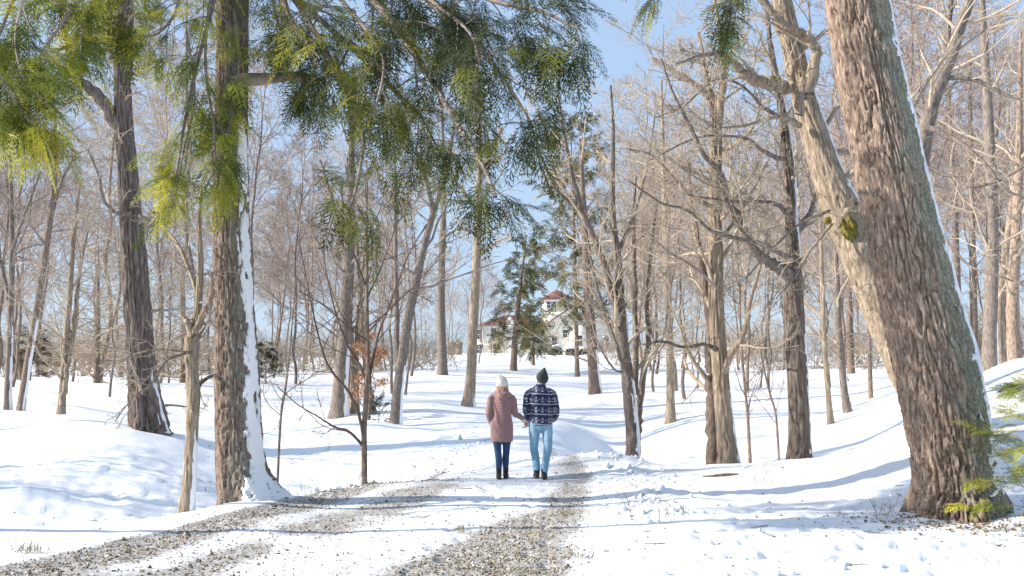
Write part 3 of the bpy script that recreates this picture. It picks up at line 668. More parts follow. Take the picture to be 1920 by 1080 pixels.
T('thin_sapling', 'very thin brown sapling right of the hemlock at the ditch bank', 'sapling', [(520, 853, 6), (526, 790, 5), (535, 730, 5), (543, 660, 4), (550, 580, 3), (556, 520, 2)], 20.5, 'bark_brown', 'twig_grey', auto=auto_std(n1=14, t0=.15, L1=1.1, ang=60, n2=4, n3=2, n4=0, rmin=.0052), seed=17, flare=.1, nlen=24)
T('young_tree', 'young bare tree with spreading forked branches at the left edge of the drive', 'young tree', [(684, 910, 11), (683, 860, 11), (683, 800, 10), (687, 740, 10), (690, 680, 9), (688, 600, 8), (688, 520, 6), (687, 440, 5), (688, 370, 3), (690, 320, 2)], 16.6, 'bark_brown', 'twig_dark',
  limbs=[([(683, 838, 6), (655, 810, 5), (625, 800, 4), (595, 780, 3), (560, 760, 2), (520, 725, 2)], 0, -.6, 'twig_dark'), ([(682, 822, 7), (672, 775, 6), (650, 730, 5), (615, 685, 4), (590, 600, 3), (570, 500, 2), (556, 440, 2)], 0, -.5, 'twig_dark'),
         ([(690, 722, 6), (672, 680, 5), (648, 640, 4), (625, 570, 3), (610, 500, 2), (606, 440, 2)], 0, .4, 'twig_dark'), ([(691, 720, 6), (702, 660, 5), (712, 620, 4), (735, 560, 3), (765, 480, 2), (800, 420, 2)], 0, .3, 'twig_dark'),
         ([(689, 640, 5), (655, 615, 3), (610, 575, 2), (560, 545, 2)], 0, -.3, 'twig_dark'), ([(688, 625, 5), (720, 590, 3), (760, 550, 2), (800, 530, 2)], 0, -.4, 'twig_dark'), ([(688, 560, 4), (715, 500, 3), (740, 430, 2), (755, 380, 1)], 0, .4, 'twig_dark'), ([(687, 540, 4), (665, 480, 3), (650, 410, 2), (640, 360, 1)], 0, -.4, 'twig_dark')],
  auto=auto_std(n1=8, t0=.45, L1=1.3, ang=38, up=.05, n2=4, n3=2, n4=0, rmin=.0032, nl=6, w=.1), seed=18, flare=.25, flare_h=.08, nlen=60)
T('broad_tree', 'pale grey trunk behind the young tree, flared foot and ivy brown base', 'tree', [(634, 775, 40), (637, 740, 33), (641, 690, 31), (647, 620, 28), (651, 540, 26), (655, 450, 22), (658, 350, 17), (660, 230, 12), (662, 120, 6)], 37, 'bark_grey', 'twig_pink', limbs=[([(651, 500, 12), (630, 400, 8), (600, 300, 5)], 0, 1)], auto=auto_std(n1=12, t0=.3, L1=3.8, rmin=.008), seed=19, snow=[(-.4, .45, 0, 3.0, .04, 2)])
T('forked_tree', 'cluster of two pale stems beside the tree with orange leaves', 'tree', [(664, 774, 22), (662, 720, 17), (658, 640, 14), (650, 560, 12), (645, 450, 8), (640, 350, 5)], 37.5, 'bark_tan', 'twig_tan', limbs=[([(668, 770, 14), (668, 690, 11), (672, 600, 10), (680, 500, 7), (690, 400, 4)], 0, .4), ([(700, 778, 18), (690, 720, 13), (682, 650, 11), (676, 560, 9), (670, 450, 5)], -.3, .4)], auto=auto_std(n1=10, t0=.35, L1=3.2, rmin=.008), seed=20)
T('bare_tree', 'smooth grey trunk leaning right between the orange leaves and the drive', 'tree', [(741, 782, 26), (745, 740, 22), (753, 680, 20), (765, 600, 20), (780, 530, 18), (793, 470, 16), (812, 400, 13), (830, 345, 11), (845, 280, 8), (855, 200, 5)], 34, 'bark_grey', 'twig_grey', limbs=[([(748, 720, 12), (744, 600, 10), (742, 480, 9), (742, 360, 6), (738, 250, 4)], .1, .6), ([(812, 400, 10), (800, 340, 8), (780, 280, 5)], 0, -1)], auto=auto_std(n1=10, t0=.4, L1=3.6, rmin=.008), seed=21, snow=[(-.4, .4, 0, 2.5, .03, 2)])
T('bare_tree', 'straight pale trunk on the hill between leaning grey tree and tall drive tree', 'tree', [(830, 692, 22), (829, 650, 18), (827, 580, 17), (828, 500, 15), (831, 420, 13), (832, 350, 10), (830, 250, 7), (826, 150, 4)], 78, 'bark_grey', 'twig_pink', auto=auto_std(n1=14, t0=.35, L1=6.5, rmin=.016), seed=22)
T('tall_tree', 'tall straight trunk standing just left of the couple beside the drive', 'tree', [(877, 764, 30), (880, 740, 24), (884, 690, 21), (888, 600, 20), (893, 500, 18), (897, 420, 17), (899, 350, 15), (900, 280, 11), (898, 200, 8), (894, 100, 4)], 41, 'bark_tan', 'twig_tan',
  limbs=[([(897, 400, 8), (870, 360, 7), (850, 330, 4), (840, 280, 3)], 0, -1), ([(900, 340, 9), (918, 290, 7), (940, 240, 5)], 0, 1), ([(896, 480, 5), (930, 455, 4), (960, 440, 3)], 0, -.8), ([(896, 440, 6), (865, 430, 5), (840, 440, 4), (815, 465, 3)], 0, -.8)], auto=auto_std(n1=9, t0=.5, L1=3.0, rmin=.008), seed=23, nang=20, nlen=80, furrow=.012, ffreq=3, snow=[(-.5, .5, 0, .9, .04, 2)])
T('bare_tree', 'brown trunk right behind the man, beside the drive', 'tree', [(1117, 748, 28), (1114, 710, 23), (1110, 650, 22), (1105, 580, 21), (1100, 500, 18), (1097, 430, 15), (1092, 350, 11), (1088, 260, 7)], 46, 'bark_brown', 'twig_tan', auto=auto_std(n1=18, t0=.18, L1=3.6, ang=70, rmin=.009), seed=24, snow=[(-.4, .45, 0, 2.4, .04, 2)])
T('multi_stemmed_tree', 'lichened tree with several slanting stems at the rim right of the drive', 'tree', [(1186, 872, 34), (1186, 820, 28), (1181, 760, 27), (1176, 700, 26), (1168, 640, 22), (1162, 560, 21), (1157, 480, 18), (1150, 420, 14), (1148, 340, 11), (1150, 250, 8), (1145, 160, 5)], 20.6, 'bark_grey', 'twig_tan',
  limbs=[([(1162, 600, 16), (1140, 520, 15), (1115, 450, 13), (1090, 395, 13), (1076, 340, 10), (1062, 280, 8), (1050, 200, 5), (1040, 120, 3)], 0, -1), ([(1192, 860, 16), (1196, 800, 14), (1198, 760, 14), (1208, 690, 12), (1217, 640, 11), (1213, 560, 9), (1220, 480, 7), (1232, 380, 4)], .3, .4, 'bark_brown'),
         ([(1180, 720, 9), (1160, 660, 8), (1135, 590, 7), (1115, 520, 5), (1100, 440, 3)], -.1, -.5), ([(1190, 740, 14), (1192, 640, 11), (1190, 520, 9), (1188, 420, 7), (1192, 330, 4)], .3, .4, 'bark_brown'), ([(1196, 690, 7), (1240, 640, 6), (1255, 560, 4), (1268, 470, 3)], 0, -.4, 'twig_grey'), ([(1178, 700, 5), (1150, 690, 4), (1120, 640, 3), (1100, 560, 2)], 0, -.5, 'twig_grey'),
         ([(1090, 395, 8), (1040, 350, 6), (1000, 250, 4), (985, 200, 2)], -.4, -.5), ([(1157, 480, 9), (1190, 400, 7), (1215, 300, 5), (1230, 200, 3)], 0, .5)],
  auto=auto_std(n1=16, t0=.3, L1=1.9, rmin=.0052, n2=6, n3=4, n4=1), seed=25, nang=40, nlen=200, furrow=.012, ffreq=5, flare=.25, flare_h=.2, lich=.3, snow=[(-.5, .6, 0, 2.4, .015, 2)])
T('bare_tree', 'slim straight tan trunk standing across the gully right of the multi-stemmed tree', 'tree', [(1257, 785, 24), (1257, 740, 17), (1256, 650, 16), (1252, 560, 15), (1249, 470, 14), (1246, 380, 12), (1243, 280, 9), (1240, 150, 5)], 36, 'bark_tan', 'twig_tan', auto=auto_std(n1=16, t0=.3, L1=3.0, ang=60, rmin=.008), seed=26, snow=[(-.4, .4, 0, .6, .03, 2)])
T('twin_tree', 'stout pair of trunks joined at the rim, one dark and straight and one pale', 'tree', [(1366, 882, 50), (1364, 850, 41), (1358, 790, 37), (1352, 720, 35), (1347, 650, 34), (1343, 580, 33), (1342, 500, 31), (1341, 420, 29), (1341, 340, 27), (1343, 270, 26), (1342, 200, 21), (1330, 170, 15), (1322, 130, 11), (1310, 60, 6)], 18.9, 'bark_tan', 'twig_tan',
  limbs=[([(1338, 892, 26), (1337, 840, 25), (1335, 760, 25), (1334, 690, 22), (1330, 600, 15), (1318, 500, 12), (1300, 400, 8), (1290, 300, 5)], .25, .4, 'bark_brown'), ([(1343, 250, 18), (1352, 190, 15), (1358, 120, 12), (1350, 60, 9), (1340, 0, 6)], 0, -.2), ([(1341, 215, 18), (1322, 175, 14), (1290, 150, 10), (1250, 125, 8), (1225, 110, 6)], 0, .5, 'bark_brown'),
         ([(1345, 655, 10), (1320, 646, 7), (1280, 650, 6), (1240, 641, 5), (1205, 646, 3)], -.2, -.6, 'bark_dark'), ([(1358, 700, 12), (1372, 660, 12), (1395, 625, 11), (1405, 570, 9), (1425, 500, 6), (1440, 430, 3)], -.2, -.6), ([(1345, 540, 6), (1300, 500, 5), (1250, 470, 4), (1210, 430, 2)], -.2, -.5, 'twig_grey'),
         ([(1342, 390, 9), (1300, 370, 8), (1260, 330, 6), (1220, 290, 4), (1180, 280, 3)], -.2, -.6, 'twig_grey'), ([(1343, 450, 9), (1375, 420, 7), (1410, 360, 5), (1440, 300, 3)], -.2, .6)],
  auto=auto_std(n1=16, t0=.35, L1=2.0, ang=65, rmin=.0052, n2=6, n3=4, n4=1), seed=27, nang=64, nlen=240, furrow=.022, ffreq=4, fz=.7, flare=.3, flare_h=.22, lich=.1, snow=[(-.15, .5, 0, 2.0, .018, 2)])
T('crooked_tree', 'dark furrowed trunk on the bank ending in a crown of crooked reaching limbs', 'tree', [(1499, 868, 58), (1499, 840, 46), (1498, 780, 44), (1494, 700, 42), (1491, 620, 40), (1489, 560, 38), (1487, 500, 34), (1484, 430, 26), (1482, 360, 24), (1477, 290, 22), (1466, 210, 18), (1452, 130, 14), (1440, 40, 10), (1432, -60, 5)], 18.6, 'bark_dark', 'twig_tan',
  limbs=[([(1486, 520, 24), (1455, 500, 22), (1425, 480, 20), (1400, 445, 18), (1380, 400, 17), (1362, 375, 14), (1358, 345, 12), (1348, 320, 11), (1320, 290, 9), (1290, 230, 7), (1260, 170, 5), (1240, 110, 4)], -.2, -1.2, 'bark_grey'), ([(1487, 488, 12), (1455, 470, 9), (1420, 455, 8), (1370, 445, 8), (1330, 430, 6), (1290, 395, 5), (1240, 380, 4), (1180, 340, 3)], -.3, -1.2, 'bark_grey'),
         ([(1484, 410, 12), (1460, 385, 9), (1430, 378, 7), (1380, 378, 6), (1330, 372, 4), (1290, 365, 3)], -.2, -.6, 'bark_grey'), ([(1488, 470, 16), (1500, 430, 14), (1520, 400, 11), (1530, 350, 9), (1545, 300, 6)], .3, .6, 'bark_grey'), ([(1477, 300, 10), (1440, 290, 8), (1400, 260, 6), (1350, 255, 5), (1300, 260, 4), (1220, 300, 3)], -.2, -1.0, 'bark_grey'),
         ([(1466, 220, 9), (1430, 200, 7), (1390, 160, 5), (1340, 150, 4), (1280, 200, 3), (1230, 220, 2)], -.2, -.8, 'bark_grey')],
  auto=auto_std(n1=14, t0=.5, L1=1.8, ang=60, rmin=.0052, n2=6, n3=5, n4=2, nl=8), seed=28, nang=64, nlen=220, furrow=.026, ffreq=3.6, fz=.6, flare=.3, flare_h=.25, lich=.25, snow=[(-.1, .5, 0, 2.9, .02, 2), (-.4, .3, 3.6, 6.5, .02, 7)])
T('thin_sapling', 'thin leafless sapling with few side twigs right of the twin trunks', 'sapling', [(1408, 853, 9), (1403, 800, 7), (1398, 740, 6), (1392, 680, 6), (1388, 600, 4), (1384, 500, 3), (1380, 420, 2)], 24.5, 'bark_brown', 'twig_dark', auto=auto_std(n1=14, t0=.15, L1=1.6, ang=45, n2=4, n3=3, n4=0, rmin=.005), seed=29, flare=.1, nlen=24)
T('thin_sapling', 'slender bare sapling leaning left beside the crooked dark tree', 'sapling', [(1462, 838, 6), (1456, 790, 5), (1444, 740, 5), (1432, 690, 4), (1420, 620, 2)], 23, 'bark_brown', 'twig_grey', auto=auto_std(n1=9, t0=.2, L1=1.0, ang=45, n2=4, n3=2, n4=0, rmin=.0052), seed=30, flare=.1, nlen=24)
for k, (spec, Y, lab, bk, tg) in enumerate([
    ([(1558, 793, 15), (1553, 740, 11), (1547, 660, 11), (1543, 580, 10), (1540, 480, 9), (1537, 380, 6), (1535, 280, 4)], 31, 'thin tan trunk, first behind the bank right of the crooked tree', 'bark_tan', 'twig_tan'),
    ([(1592, 782, 20), (1584, 740, 15), (1578, 680, 15), (1573, 620, 14), (1570, 540, 12), (1566, 450, 9), (1560, 330, 5)], 34, 'lichened trunk with dark foot rising behind the snowy bank crest', 'bark_grey', 'twig_tan'),
    ([(1634, 757, 10), (1632, 720, 9), (1630, 640, 8), (1628, 560, 7), (1626, 480, 5), (1624, 380, 3)], 39, 'thinnest trunk left of the massive leaning tree', 'bark_brown', 'twig_pink'),
    ([(1596, 700, 16), (1594, 650, 14), (1592, 560, 13), (1590, 450, 11), (1588, 330, 8), (1586, 200, 4)], 70, 'distant brown trunk on the rise left of the twisted tree', 'bark_brown', 'twig_pink'),
    ([(1855, 702, 32), (1856, 640, 28), (1858, 560, 28), (1860, 450, 26), (1858, 330, 24), (1852, 200, 20), (1845, 80, 16), (1840, -40, 10), (1836, -150, 5)], 29, 'tall grey green trunk right of the massive leaning tree', 'bark_grey', 'twig_tan'),
    ([(1880, 692, 22), (1872, 640, 20), (1874, 560, 17), (1886, 470, 15), (1898, 380, 13), (1908, 280, 9), (1915, 150, 5)], 31, 'leaning pale trunk second from the right edge of the wood', 'bark_tan', 'twig_tan'),
    ([(1904, 692, 28), (1900, 640, 26), (1899, 560, 25), (1904, 460, 22), (1910, 330, 18), (1912, 200, 12), (1914, 60, 6)], 30, 'thick red brown trunk at the far right edge of the wood', 'bark_red', 'twig_tan'),
    ([(1826, 690, 16), (1826, 600, 15), (1824, 500, 14), (1822, 380, 12), (1820, 250, 9), (1818, 100, 5)], 45, 'dim brown trunk close behind the snow stripe of the leaning tree', 'bark_brown', 'twig_pink'),
    ([(1796, 640, 14), (1796, 560, 14), (1792, 450, 13), (1788, 340, 11), (1780, 200, 8), (1772, 60, 4)], 52, 'slim far trunk seen above the snow stripe on the right', 'bark_grey', 'twig_pink')]):
    T('bare_tree', lab, 'tree', spec, Y, bk, tg, auto=auto_std(n1=14, t0=.3, L1=Y * .095, ang=58, rmin=Y * .00022), seed=40 + k, snow=[(-.3, .4, 0, 2.0, .03, 2)] if k in (1, 4) else None, nlen=50)
# the thick pale limb leaning in behind the great trunk
T('bare_tree', 'pale thick limbed tree forking high behind the massive trunk, bare broken collar', 'tree', [(1722, 720, 42), (1716, 600, 40), (1712, 480, 40), (1716, 400, 38), (1722, 330, 38), (1735, 250, 34), (1750, 190, 30), (1765, 150, 30), (1785, 100, 26), (1800, 50, 24), (1818, 0, 20), (1840, -80, 14), (1860, -200, 7)], 21, 'bark_grey', 'twig_tan',
  limbs=[([(1752, 185, 20), (1775, 110, 12), (1780, 40, 9), (1790, -40, 6)], .2, .6), ([(1738, 238, 12), (1790, 262, 10), (1840, 300, 8), (1880, 350, 6), (1920, 372, 4)], -.3, -1.0), ([(1725, 310, 9), (1780, 330, 7), (1830, 350, 6), (1890, 330, 5), (1935, 300, 4)], -.3, -1.0), ([(1722, 420, 8), (1770, 450, 6), (1820, 500, 5), (1880, 520, 3), (1930, 540, 3)], -.3, -1.0, 'twig_grey'), ([(1735, 235, 8), (1700, 190, 6), (1690, 120, 4)], .2, .5), ([(1770, 145, 10), (1830, 150, 8), (1890, 180, 6), (1940, 190, 4)], 0, -.8)],
  auto=auto_std(n1=12, t0=.4, L1=2.4, rmin=.00525, n2=5, n3=5, n4=2, nl=7), seed=60, nang=40, nlen=140, furrow=.012, ffreq=4)

T('bare_tree', 'slim tree standing left of the picture beside the drive', 'tree', [(-560, 985, 36), (-560, 500, 30), (-556, 0, 24), (-550, -600, 13), (-545, -1100, 7), (-545, -1300, 4)], 10.55, 'bark_brown', 'twig_grey', auto=auto_std(n1=7, t0=.55, L1=1.4, n2=3, n3=2, n4=0, nl=0), seed=95)

# --- conifers
FR = np.random.default_rng(31)
def frond_template(nside, leaflen, wid, seed, dens=1.25):
    """a flat hemlock spray: axis along +x, length 1, rhombic needle tufts"""
    r = np.random.default_rng(seed); V = []; Qd = []
    def rh(p, d, L, w):
        d = d / np.linalg.norm(d); sdir = np.array([-d[1], d[0], 0]); n = len(V) * 4
        z = np.array([0, 0, r.normal() * w * .5])
        V.append(np.array([p, p + d * L * .45 + sdir * w + z, p + d * L, p + d * L * .45 - sdir * w + z])); Qd.append((n, n + 1, n + 2, n + 3))
    for i in range(nside):
        t = .06 + .92 * i / nside
        for sg in (1, -1):
            L = (.44 * (1 - t) ** .75 + .07) * r.uniform(.7, 1.15); a = math.radians(50 + r.normal() * 7) * sg
            d = np.array([math.cos(a), math.sin(a), -.15 + r.normal() * .06]); b = np.array([t, 0, -.10 * t * t])
            rh(b, d, L, wid)
            m = max(2, int(L / leaflen * dens + .5))
            for k in range(m):
                f = (k + .4) / m; q = b + d * L * f
                aa = math.radians((-1 if k % 2 else 1) * r.uniform(28, 48))
                dd = np.array([d[0] * math.cos(aa) - d[1] * math.sin(aa), d[0] * math.sin(aa) + d[1] * math.cos(aa), d[2] - .08])
                rh(q, dd, L * (.42 - .22 * f) * r.uniform(.8, 1.2) + .02, wid * .8)
    rh(np.array([0, 0, 0]), np.array([1, 0, -.1]), 1.05, wid * .8)
    return np.concatenate(V), np.array(Qd)
FT = [frond_template(11, .085, .0125, k, .95) for k in range(4)]
FTs = [frond_template(6, .15, .035, 20 + k, .8) for k in range(3)]
def fronds(base, d, length, rng, temps, col, colvar=.25, roll=.5, droop=0.0):
    """place one spray per base point; returns V, Q, tint"""
    Vs = []; Qs = []; Cs = []; n0 = 0
    d = norm(d); upv = np.array([0, 0, 1.0])
    k = rng.integers(0, len(temps), len(base))
    for t in range(len(temps)):
        m = k == t
        if not m.any(): continue
        V, Qd = temps[t]; D = d[m]; n = len(D)
        up = norm(upv + rng.normal(size=(n, 3)) * roll)
        S = norm(np.cross(up, D)); U = np.cross(D, S)
        L = length[m][:, None, None]
        W = base[m][:, None] + L * (V[None, :, :1] * D[:, None] + V[None, :, 1:2] * S[:, None] + V[None, :, 2:] * U[:, None])
        W[..., 2] -= droop * L[..., 0] * (V[None, :, 0] ** 2)
        Vs.append(W.reshape(-1, 3)); Qs.append((Qd[None] + (np.arange(n) * len(V))[:, None, None]).reshape(-1, 4) + n0); n0 += n * len(V)
        c = col[rng.integers(0, len(col), n)] * rng.uniform(1 - colvar, 1 + colvar, (n, 1))
        cc = c[:, None] * rng.uniform(.8, 1.2, (n, len(V) // 4, 1)); Cs.append(np.repeat(cc, 4, 1).reshape(-1, 3))
    return np.concatenate(Vs), np.concatenate(Qs), np.concatenate(Cs)
GREEN_D = np.array([(.045, .062, .014), (.07, .088, .016), (.034, .05, .016), (.15, .16, .022)])  # on the hemlock's centre boughs this darker green paints in their shade
GREEN_Y = np.array([(.22, .25, .025), (.12, .16, .022), (.36, .36, .03), (.08, .11, .02), (.55, .50, .05)])  # on the hemlock's left boughs the yellow paints in sunlight; the sapling's own colour
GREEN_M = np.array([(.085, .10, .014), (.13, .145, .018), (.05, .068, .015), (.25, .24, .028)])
def bough(root, off, pts, Y0, dY, w0, nsec, Lsec, frond, cols, seed, nter=6, droop=-.03, t0=.15, dens=5, ang=50, roll=.3, bark='twig_grey', dens3=3, snap_p=None):
    rng = np.random.default_rng(seed)
    n = len(pts); p = np.array([P(u, v, Y0 + dY * k / (n - 1)) for k, (u, v) in enumerate(pts)])
    if snap_p is not None: p[0] = snap_p
    K = 4 * n; pp = smooth_path(p, K)[None]; rr = np.linspace(w0, w0 * .25, K)[None]
    g = Geo(); tubes(g, pp, rr, 6, rng)
    sec = grow(rng, pp, rr, nsec, t0, 1, Lsec, ang, 14, 7, .12, droop, .45, .004, .3); tubes(g, *sec, 4, rng)
    ter = grow(rng, *sec, nter, .15, 1, ('f', .5), 45, 14, 5, .12, droop, .5, .0025, .4); tubes(g, *ter, 3, rng)
    b = obj('bough', g.mesh('bough', off=off), M[bark], root)
    B = []; D = []
    for (src, nn, tt0) in ((ter, dens3, .2), (sec, dens, .3)):
        t = tt0 + (1.0 - tt0) * (np.arange(nn)[None] + rng.random((len(src[0]), nn))) / nn
        bb = lerp_poly(src[0], t); dd = norm(lerp_poly(tangents(src[0]), t)); dd = dd + rng.normal(size=dd.shape) * .28; dd[..., 2] -= .12
        B.append(bb.reshape(-1, 3)); D.append(dd.reshape(-1, 3))
    B = np.concatenate(B); D = np.concatenate(D)
    V, Qd, Cc = fronds(B, D, frond * 1.5 * rng.uniform(.5, 1.2, len(B)), rng, FT if frond > .2 else FTs, cols, roll=roll, droop=.35)
    obj('foliage', mesh_np('foliage', V - off, Qd, smooth=False, attrs={'tint': Cc}), M['needles'], b)
    return len(Qd)
nq = 0
HB = lambda *a, **k: bough(hem, hoff, *a, **k)
# dense centre boughs, hanging right of the trunk, shade put into their darker greens
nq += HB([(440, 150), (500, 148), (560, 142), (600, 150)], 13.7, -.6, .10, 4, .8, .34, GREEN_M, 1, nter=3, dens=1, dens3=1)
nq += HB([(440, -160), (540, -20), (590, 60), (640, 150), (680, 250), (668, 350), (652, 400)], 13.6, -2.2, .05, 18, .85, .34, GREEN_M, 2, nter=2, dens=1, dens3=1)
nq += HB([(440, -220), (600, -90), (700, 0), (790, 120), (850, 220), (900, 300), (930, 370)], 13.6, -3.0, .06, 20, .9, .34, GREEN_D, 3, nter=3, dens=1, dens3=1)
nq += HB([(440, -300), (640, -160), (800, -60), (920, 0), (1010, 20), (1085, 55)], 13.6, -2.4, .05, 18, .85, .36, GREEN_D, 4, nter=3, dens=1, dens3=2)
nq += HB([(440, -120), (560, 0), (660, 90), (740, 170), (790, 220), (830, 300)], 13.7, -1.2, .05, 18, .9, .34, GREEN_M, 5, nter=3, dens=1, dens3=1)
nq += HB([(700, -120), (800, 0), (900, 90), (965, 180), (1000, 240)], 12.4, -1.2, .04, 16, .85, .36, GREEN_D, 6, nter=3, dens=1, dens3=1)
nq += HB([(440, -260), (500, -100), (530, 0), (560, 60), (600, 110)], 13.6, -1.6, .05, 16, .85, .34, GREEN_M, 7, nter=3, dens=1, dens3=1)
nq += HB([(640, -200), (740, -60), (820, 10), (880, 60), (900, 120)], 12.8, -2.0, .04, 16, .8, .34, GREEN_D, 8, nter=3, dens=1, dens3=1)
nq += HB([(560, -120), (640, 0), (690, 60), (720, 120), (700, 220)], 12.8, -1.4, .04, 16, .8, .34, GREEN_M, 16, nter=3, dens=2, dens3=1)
# boughs hanging in front of and left of the trunk, sunlight put into their yellower green
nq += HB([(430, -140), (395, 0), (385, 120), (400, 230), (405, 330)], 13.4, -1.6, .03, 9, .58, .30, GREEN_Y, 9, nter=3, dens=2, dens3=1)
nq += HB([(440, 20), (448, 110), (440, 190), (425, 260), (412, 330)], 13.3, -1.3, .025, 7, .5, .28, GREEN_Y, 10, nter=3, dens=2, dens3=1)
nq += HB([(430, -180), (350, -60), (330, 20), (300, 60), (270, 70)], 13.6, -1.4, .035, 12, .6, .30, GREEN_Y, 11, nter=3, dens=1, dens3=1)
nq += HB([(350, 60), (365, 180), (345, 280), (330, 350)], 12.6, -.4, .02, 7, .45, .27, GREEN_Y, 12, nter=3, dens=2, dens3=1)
# far left boughs, sunlight again put into the yellow green
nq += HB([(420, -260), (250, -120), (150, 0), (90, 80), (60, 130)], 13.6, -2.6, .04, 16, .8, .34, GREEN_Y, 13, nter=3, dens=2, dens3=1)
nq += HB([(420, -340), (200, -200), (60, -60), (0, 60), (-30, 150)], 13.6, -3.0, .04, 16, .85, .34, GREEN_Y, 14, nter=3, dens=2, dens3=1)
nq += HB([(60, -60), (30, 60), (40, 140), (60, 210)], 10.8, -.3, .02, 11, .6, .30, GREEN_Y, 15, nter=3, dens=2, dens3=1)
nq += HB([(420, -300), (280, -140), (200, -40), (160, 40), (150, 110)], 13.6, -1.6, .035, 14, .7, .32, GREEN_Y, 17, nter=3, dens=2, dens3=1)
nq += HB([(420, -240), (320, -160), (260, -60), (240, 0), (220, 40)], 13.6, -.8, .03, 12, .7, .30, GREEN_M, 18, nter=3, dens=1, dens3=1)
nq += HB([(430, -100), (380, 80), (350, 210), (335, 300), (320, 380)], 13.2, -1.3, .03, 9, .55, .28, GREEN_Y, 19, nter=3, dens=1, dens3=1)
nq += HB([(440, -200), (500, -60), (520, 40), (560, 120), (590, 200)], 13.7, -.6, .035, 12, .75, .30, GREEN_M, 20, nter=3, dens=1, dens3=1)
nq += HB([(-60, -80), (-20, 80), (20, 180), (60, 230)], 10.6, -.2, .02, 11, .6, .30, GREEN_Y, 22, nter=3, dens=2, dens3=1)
# boughs of the leaning tree that dip into the top of the picture
bough(big, boff, [(1560, -260), (1480, -160), (1400, -80), (1378, -10), (1372, 40)], 12.2, -1.6, .03, 6, .32, .26, GREEN_D, 51, nter=3, dens=3, dens3=2)
bough(big, boff, [(1560, -300), (1380, -200), (1260, -100), (1235, -30), (1222, 0)], 12.2, -1.6, .03, 5, .25, .24, GREEN_M, 52, nter=3, dens=2, dens3=2)

# hemlock sapling at the foot of the leaning tree
def small_conifer(name, label, cat, u, Y, h, r, cols, seed, ntier, frond, stemr, lean=(0, 0), bark='twig_grey', temps=None, base_z=None, upang=-.05, side=None):
    rng = np.random.default_rng(seed)
    x = (u - 960) / F * Y; z = Hs(x, Y); off = np.array([x, Y, z])
    root = empty(name, tuple(off)); tag(root, label, cat)
    path = np.array([[0, 0, -.05], [lean[0] * .5, lean[1] * .5, h * .5], [lean[0], lean[1], h]]); K = 12
    pp = smooth_path(path, K)[None]; rr = np.linspace(stemr, stemr * .2, K)[None]
    g = Geo(); tubes(g, pp, rr, 6, rng); obj('stem', g.mesh('stem'), M[bark], root)
    sec = grow(rng, pp, rr, ntier, .12, .97, r, 72, 10, 6, .08, upang, .5, stemr * .15, .4)
    g = Geo(); tubes(g, *sec, 3, rng); obj('branches', g.mesh('branches'), M[bark], root)['kind'] = 'stuff'
    nn = 5; t = .2 + .8 * (np.arange(nn)[None] + rng.random((len(sec[0]), nn))) / nn
    B = lerp_poly(sec[0], t).reshape(-1, 3); D = (norm(lerp_poly(tangents(sec[0]), t)) + rng.normal(size=(len(sec[0]), nn, 3)) * .3).reshape(-1, 3)
    V, Qd, Cc = fronds(B, D, frond * rng.uniform(.7, 1.2, len(B)), rng, temps or FTs, cols, roll=.4, droop=.2)
    obj('foliage', mesh_np('foliage', V, Qd, smooth=False, attrs={'tint': Cc}), M['needles'], root)
    return root
small_conifer('hemlock_sapling', 'small yellow green hemlock sapling at the right edge before the leaning trunk', 'sapling', 1925, 11.2, 1.65, .66, GREEN_Y * 1.05, 71, 40, .27, .014, temps=FT, lean=(.06, 0))
small_conifer('pine_sapling', 'tiny dark green pine standing alone in the snow left of the drive', 'sapling', 712, 30.5, .78, .34, np.array([(.03, .05, .03), (.04, .06, .035)]), 72, 16, .20, .02, upang=.16)
small_conifer('young_evergreen', 'small dark evergreen behind the snow stripe of the hemlock', 'evergreen', 500, 60, 2.4, .9, GREEN_D, 73, 30, .5, .05)
small_conifer('young_evergreen', 'low brown green evergreen at the far left horizon', 'evergreen', 60, 70, 3.4, 1.8, np.array([(.16, .12, .06), (.10, .10, .045)]), 74, 40, .8, .08)
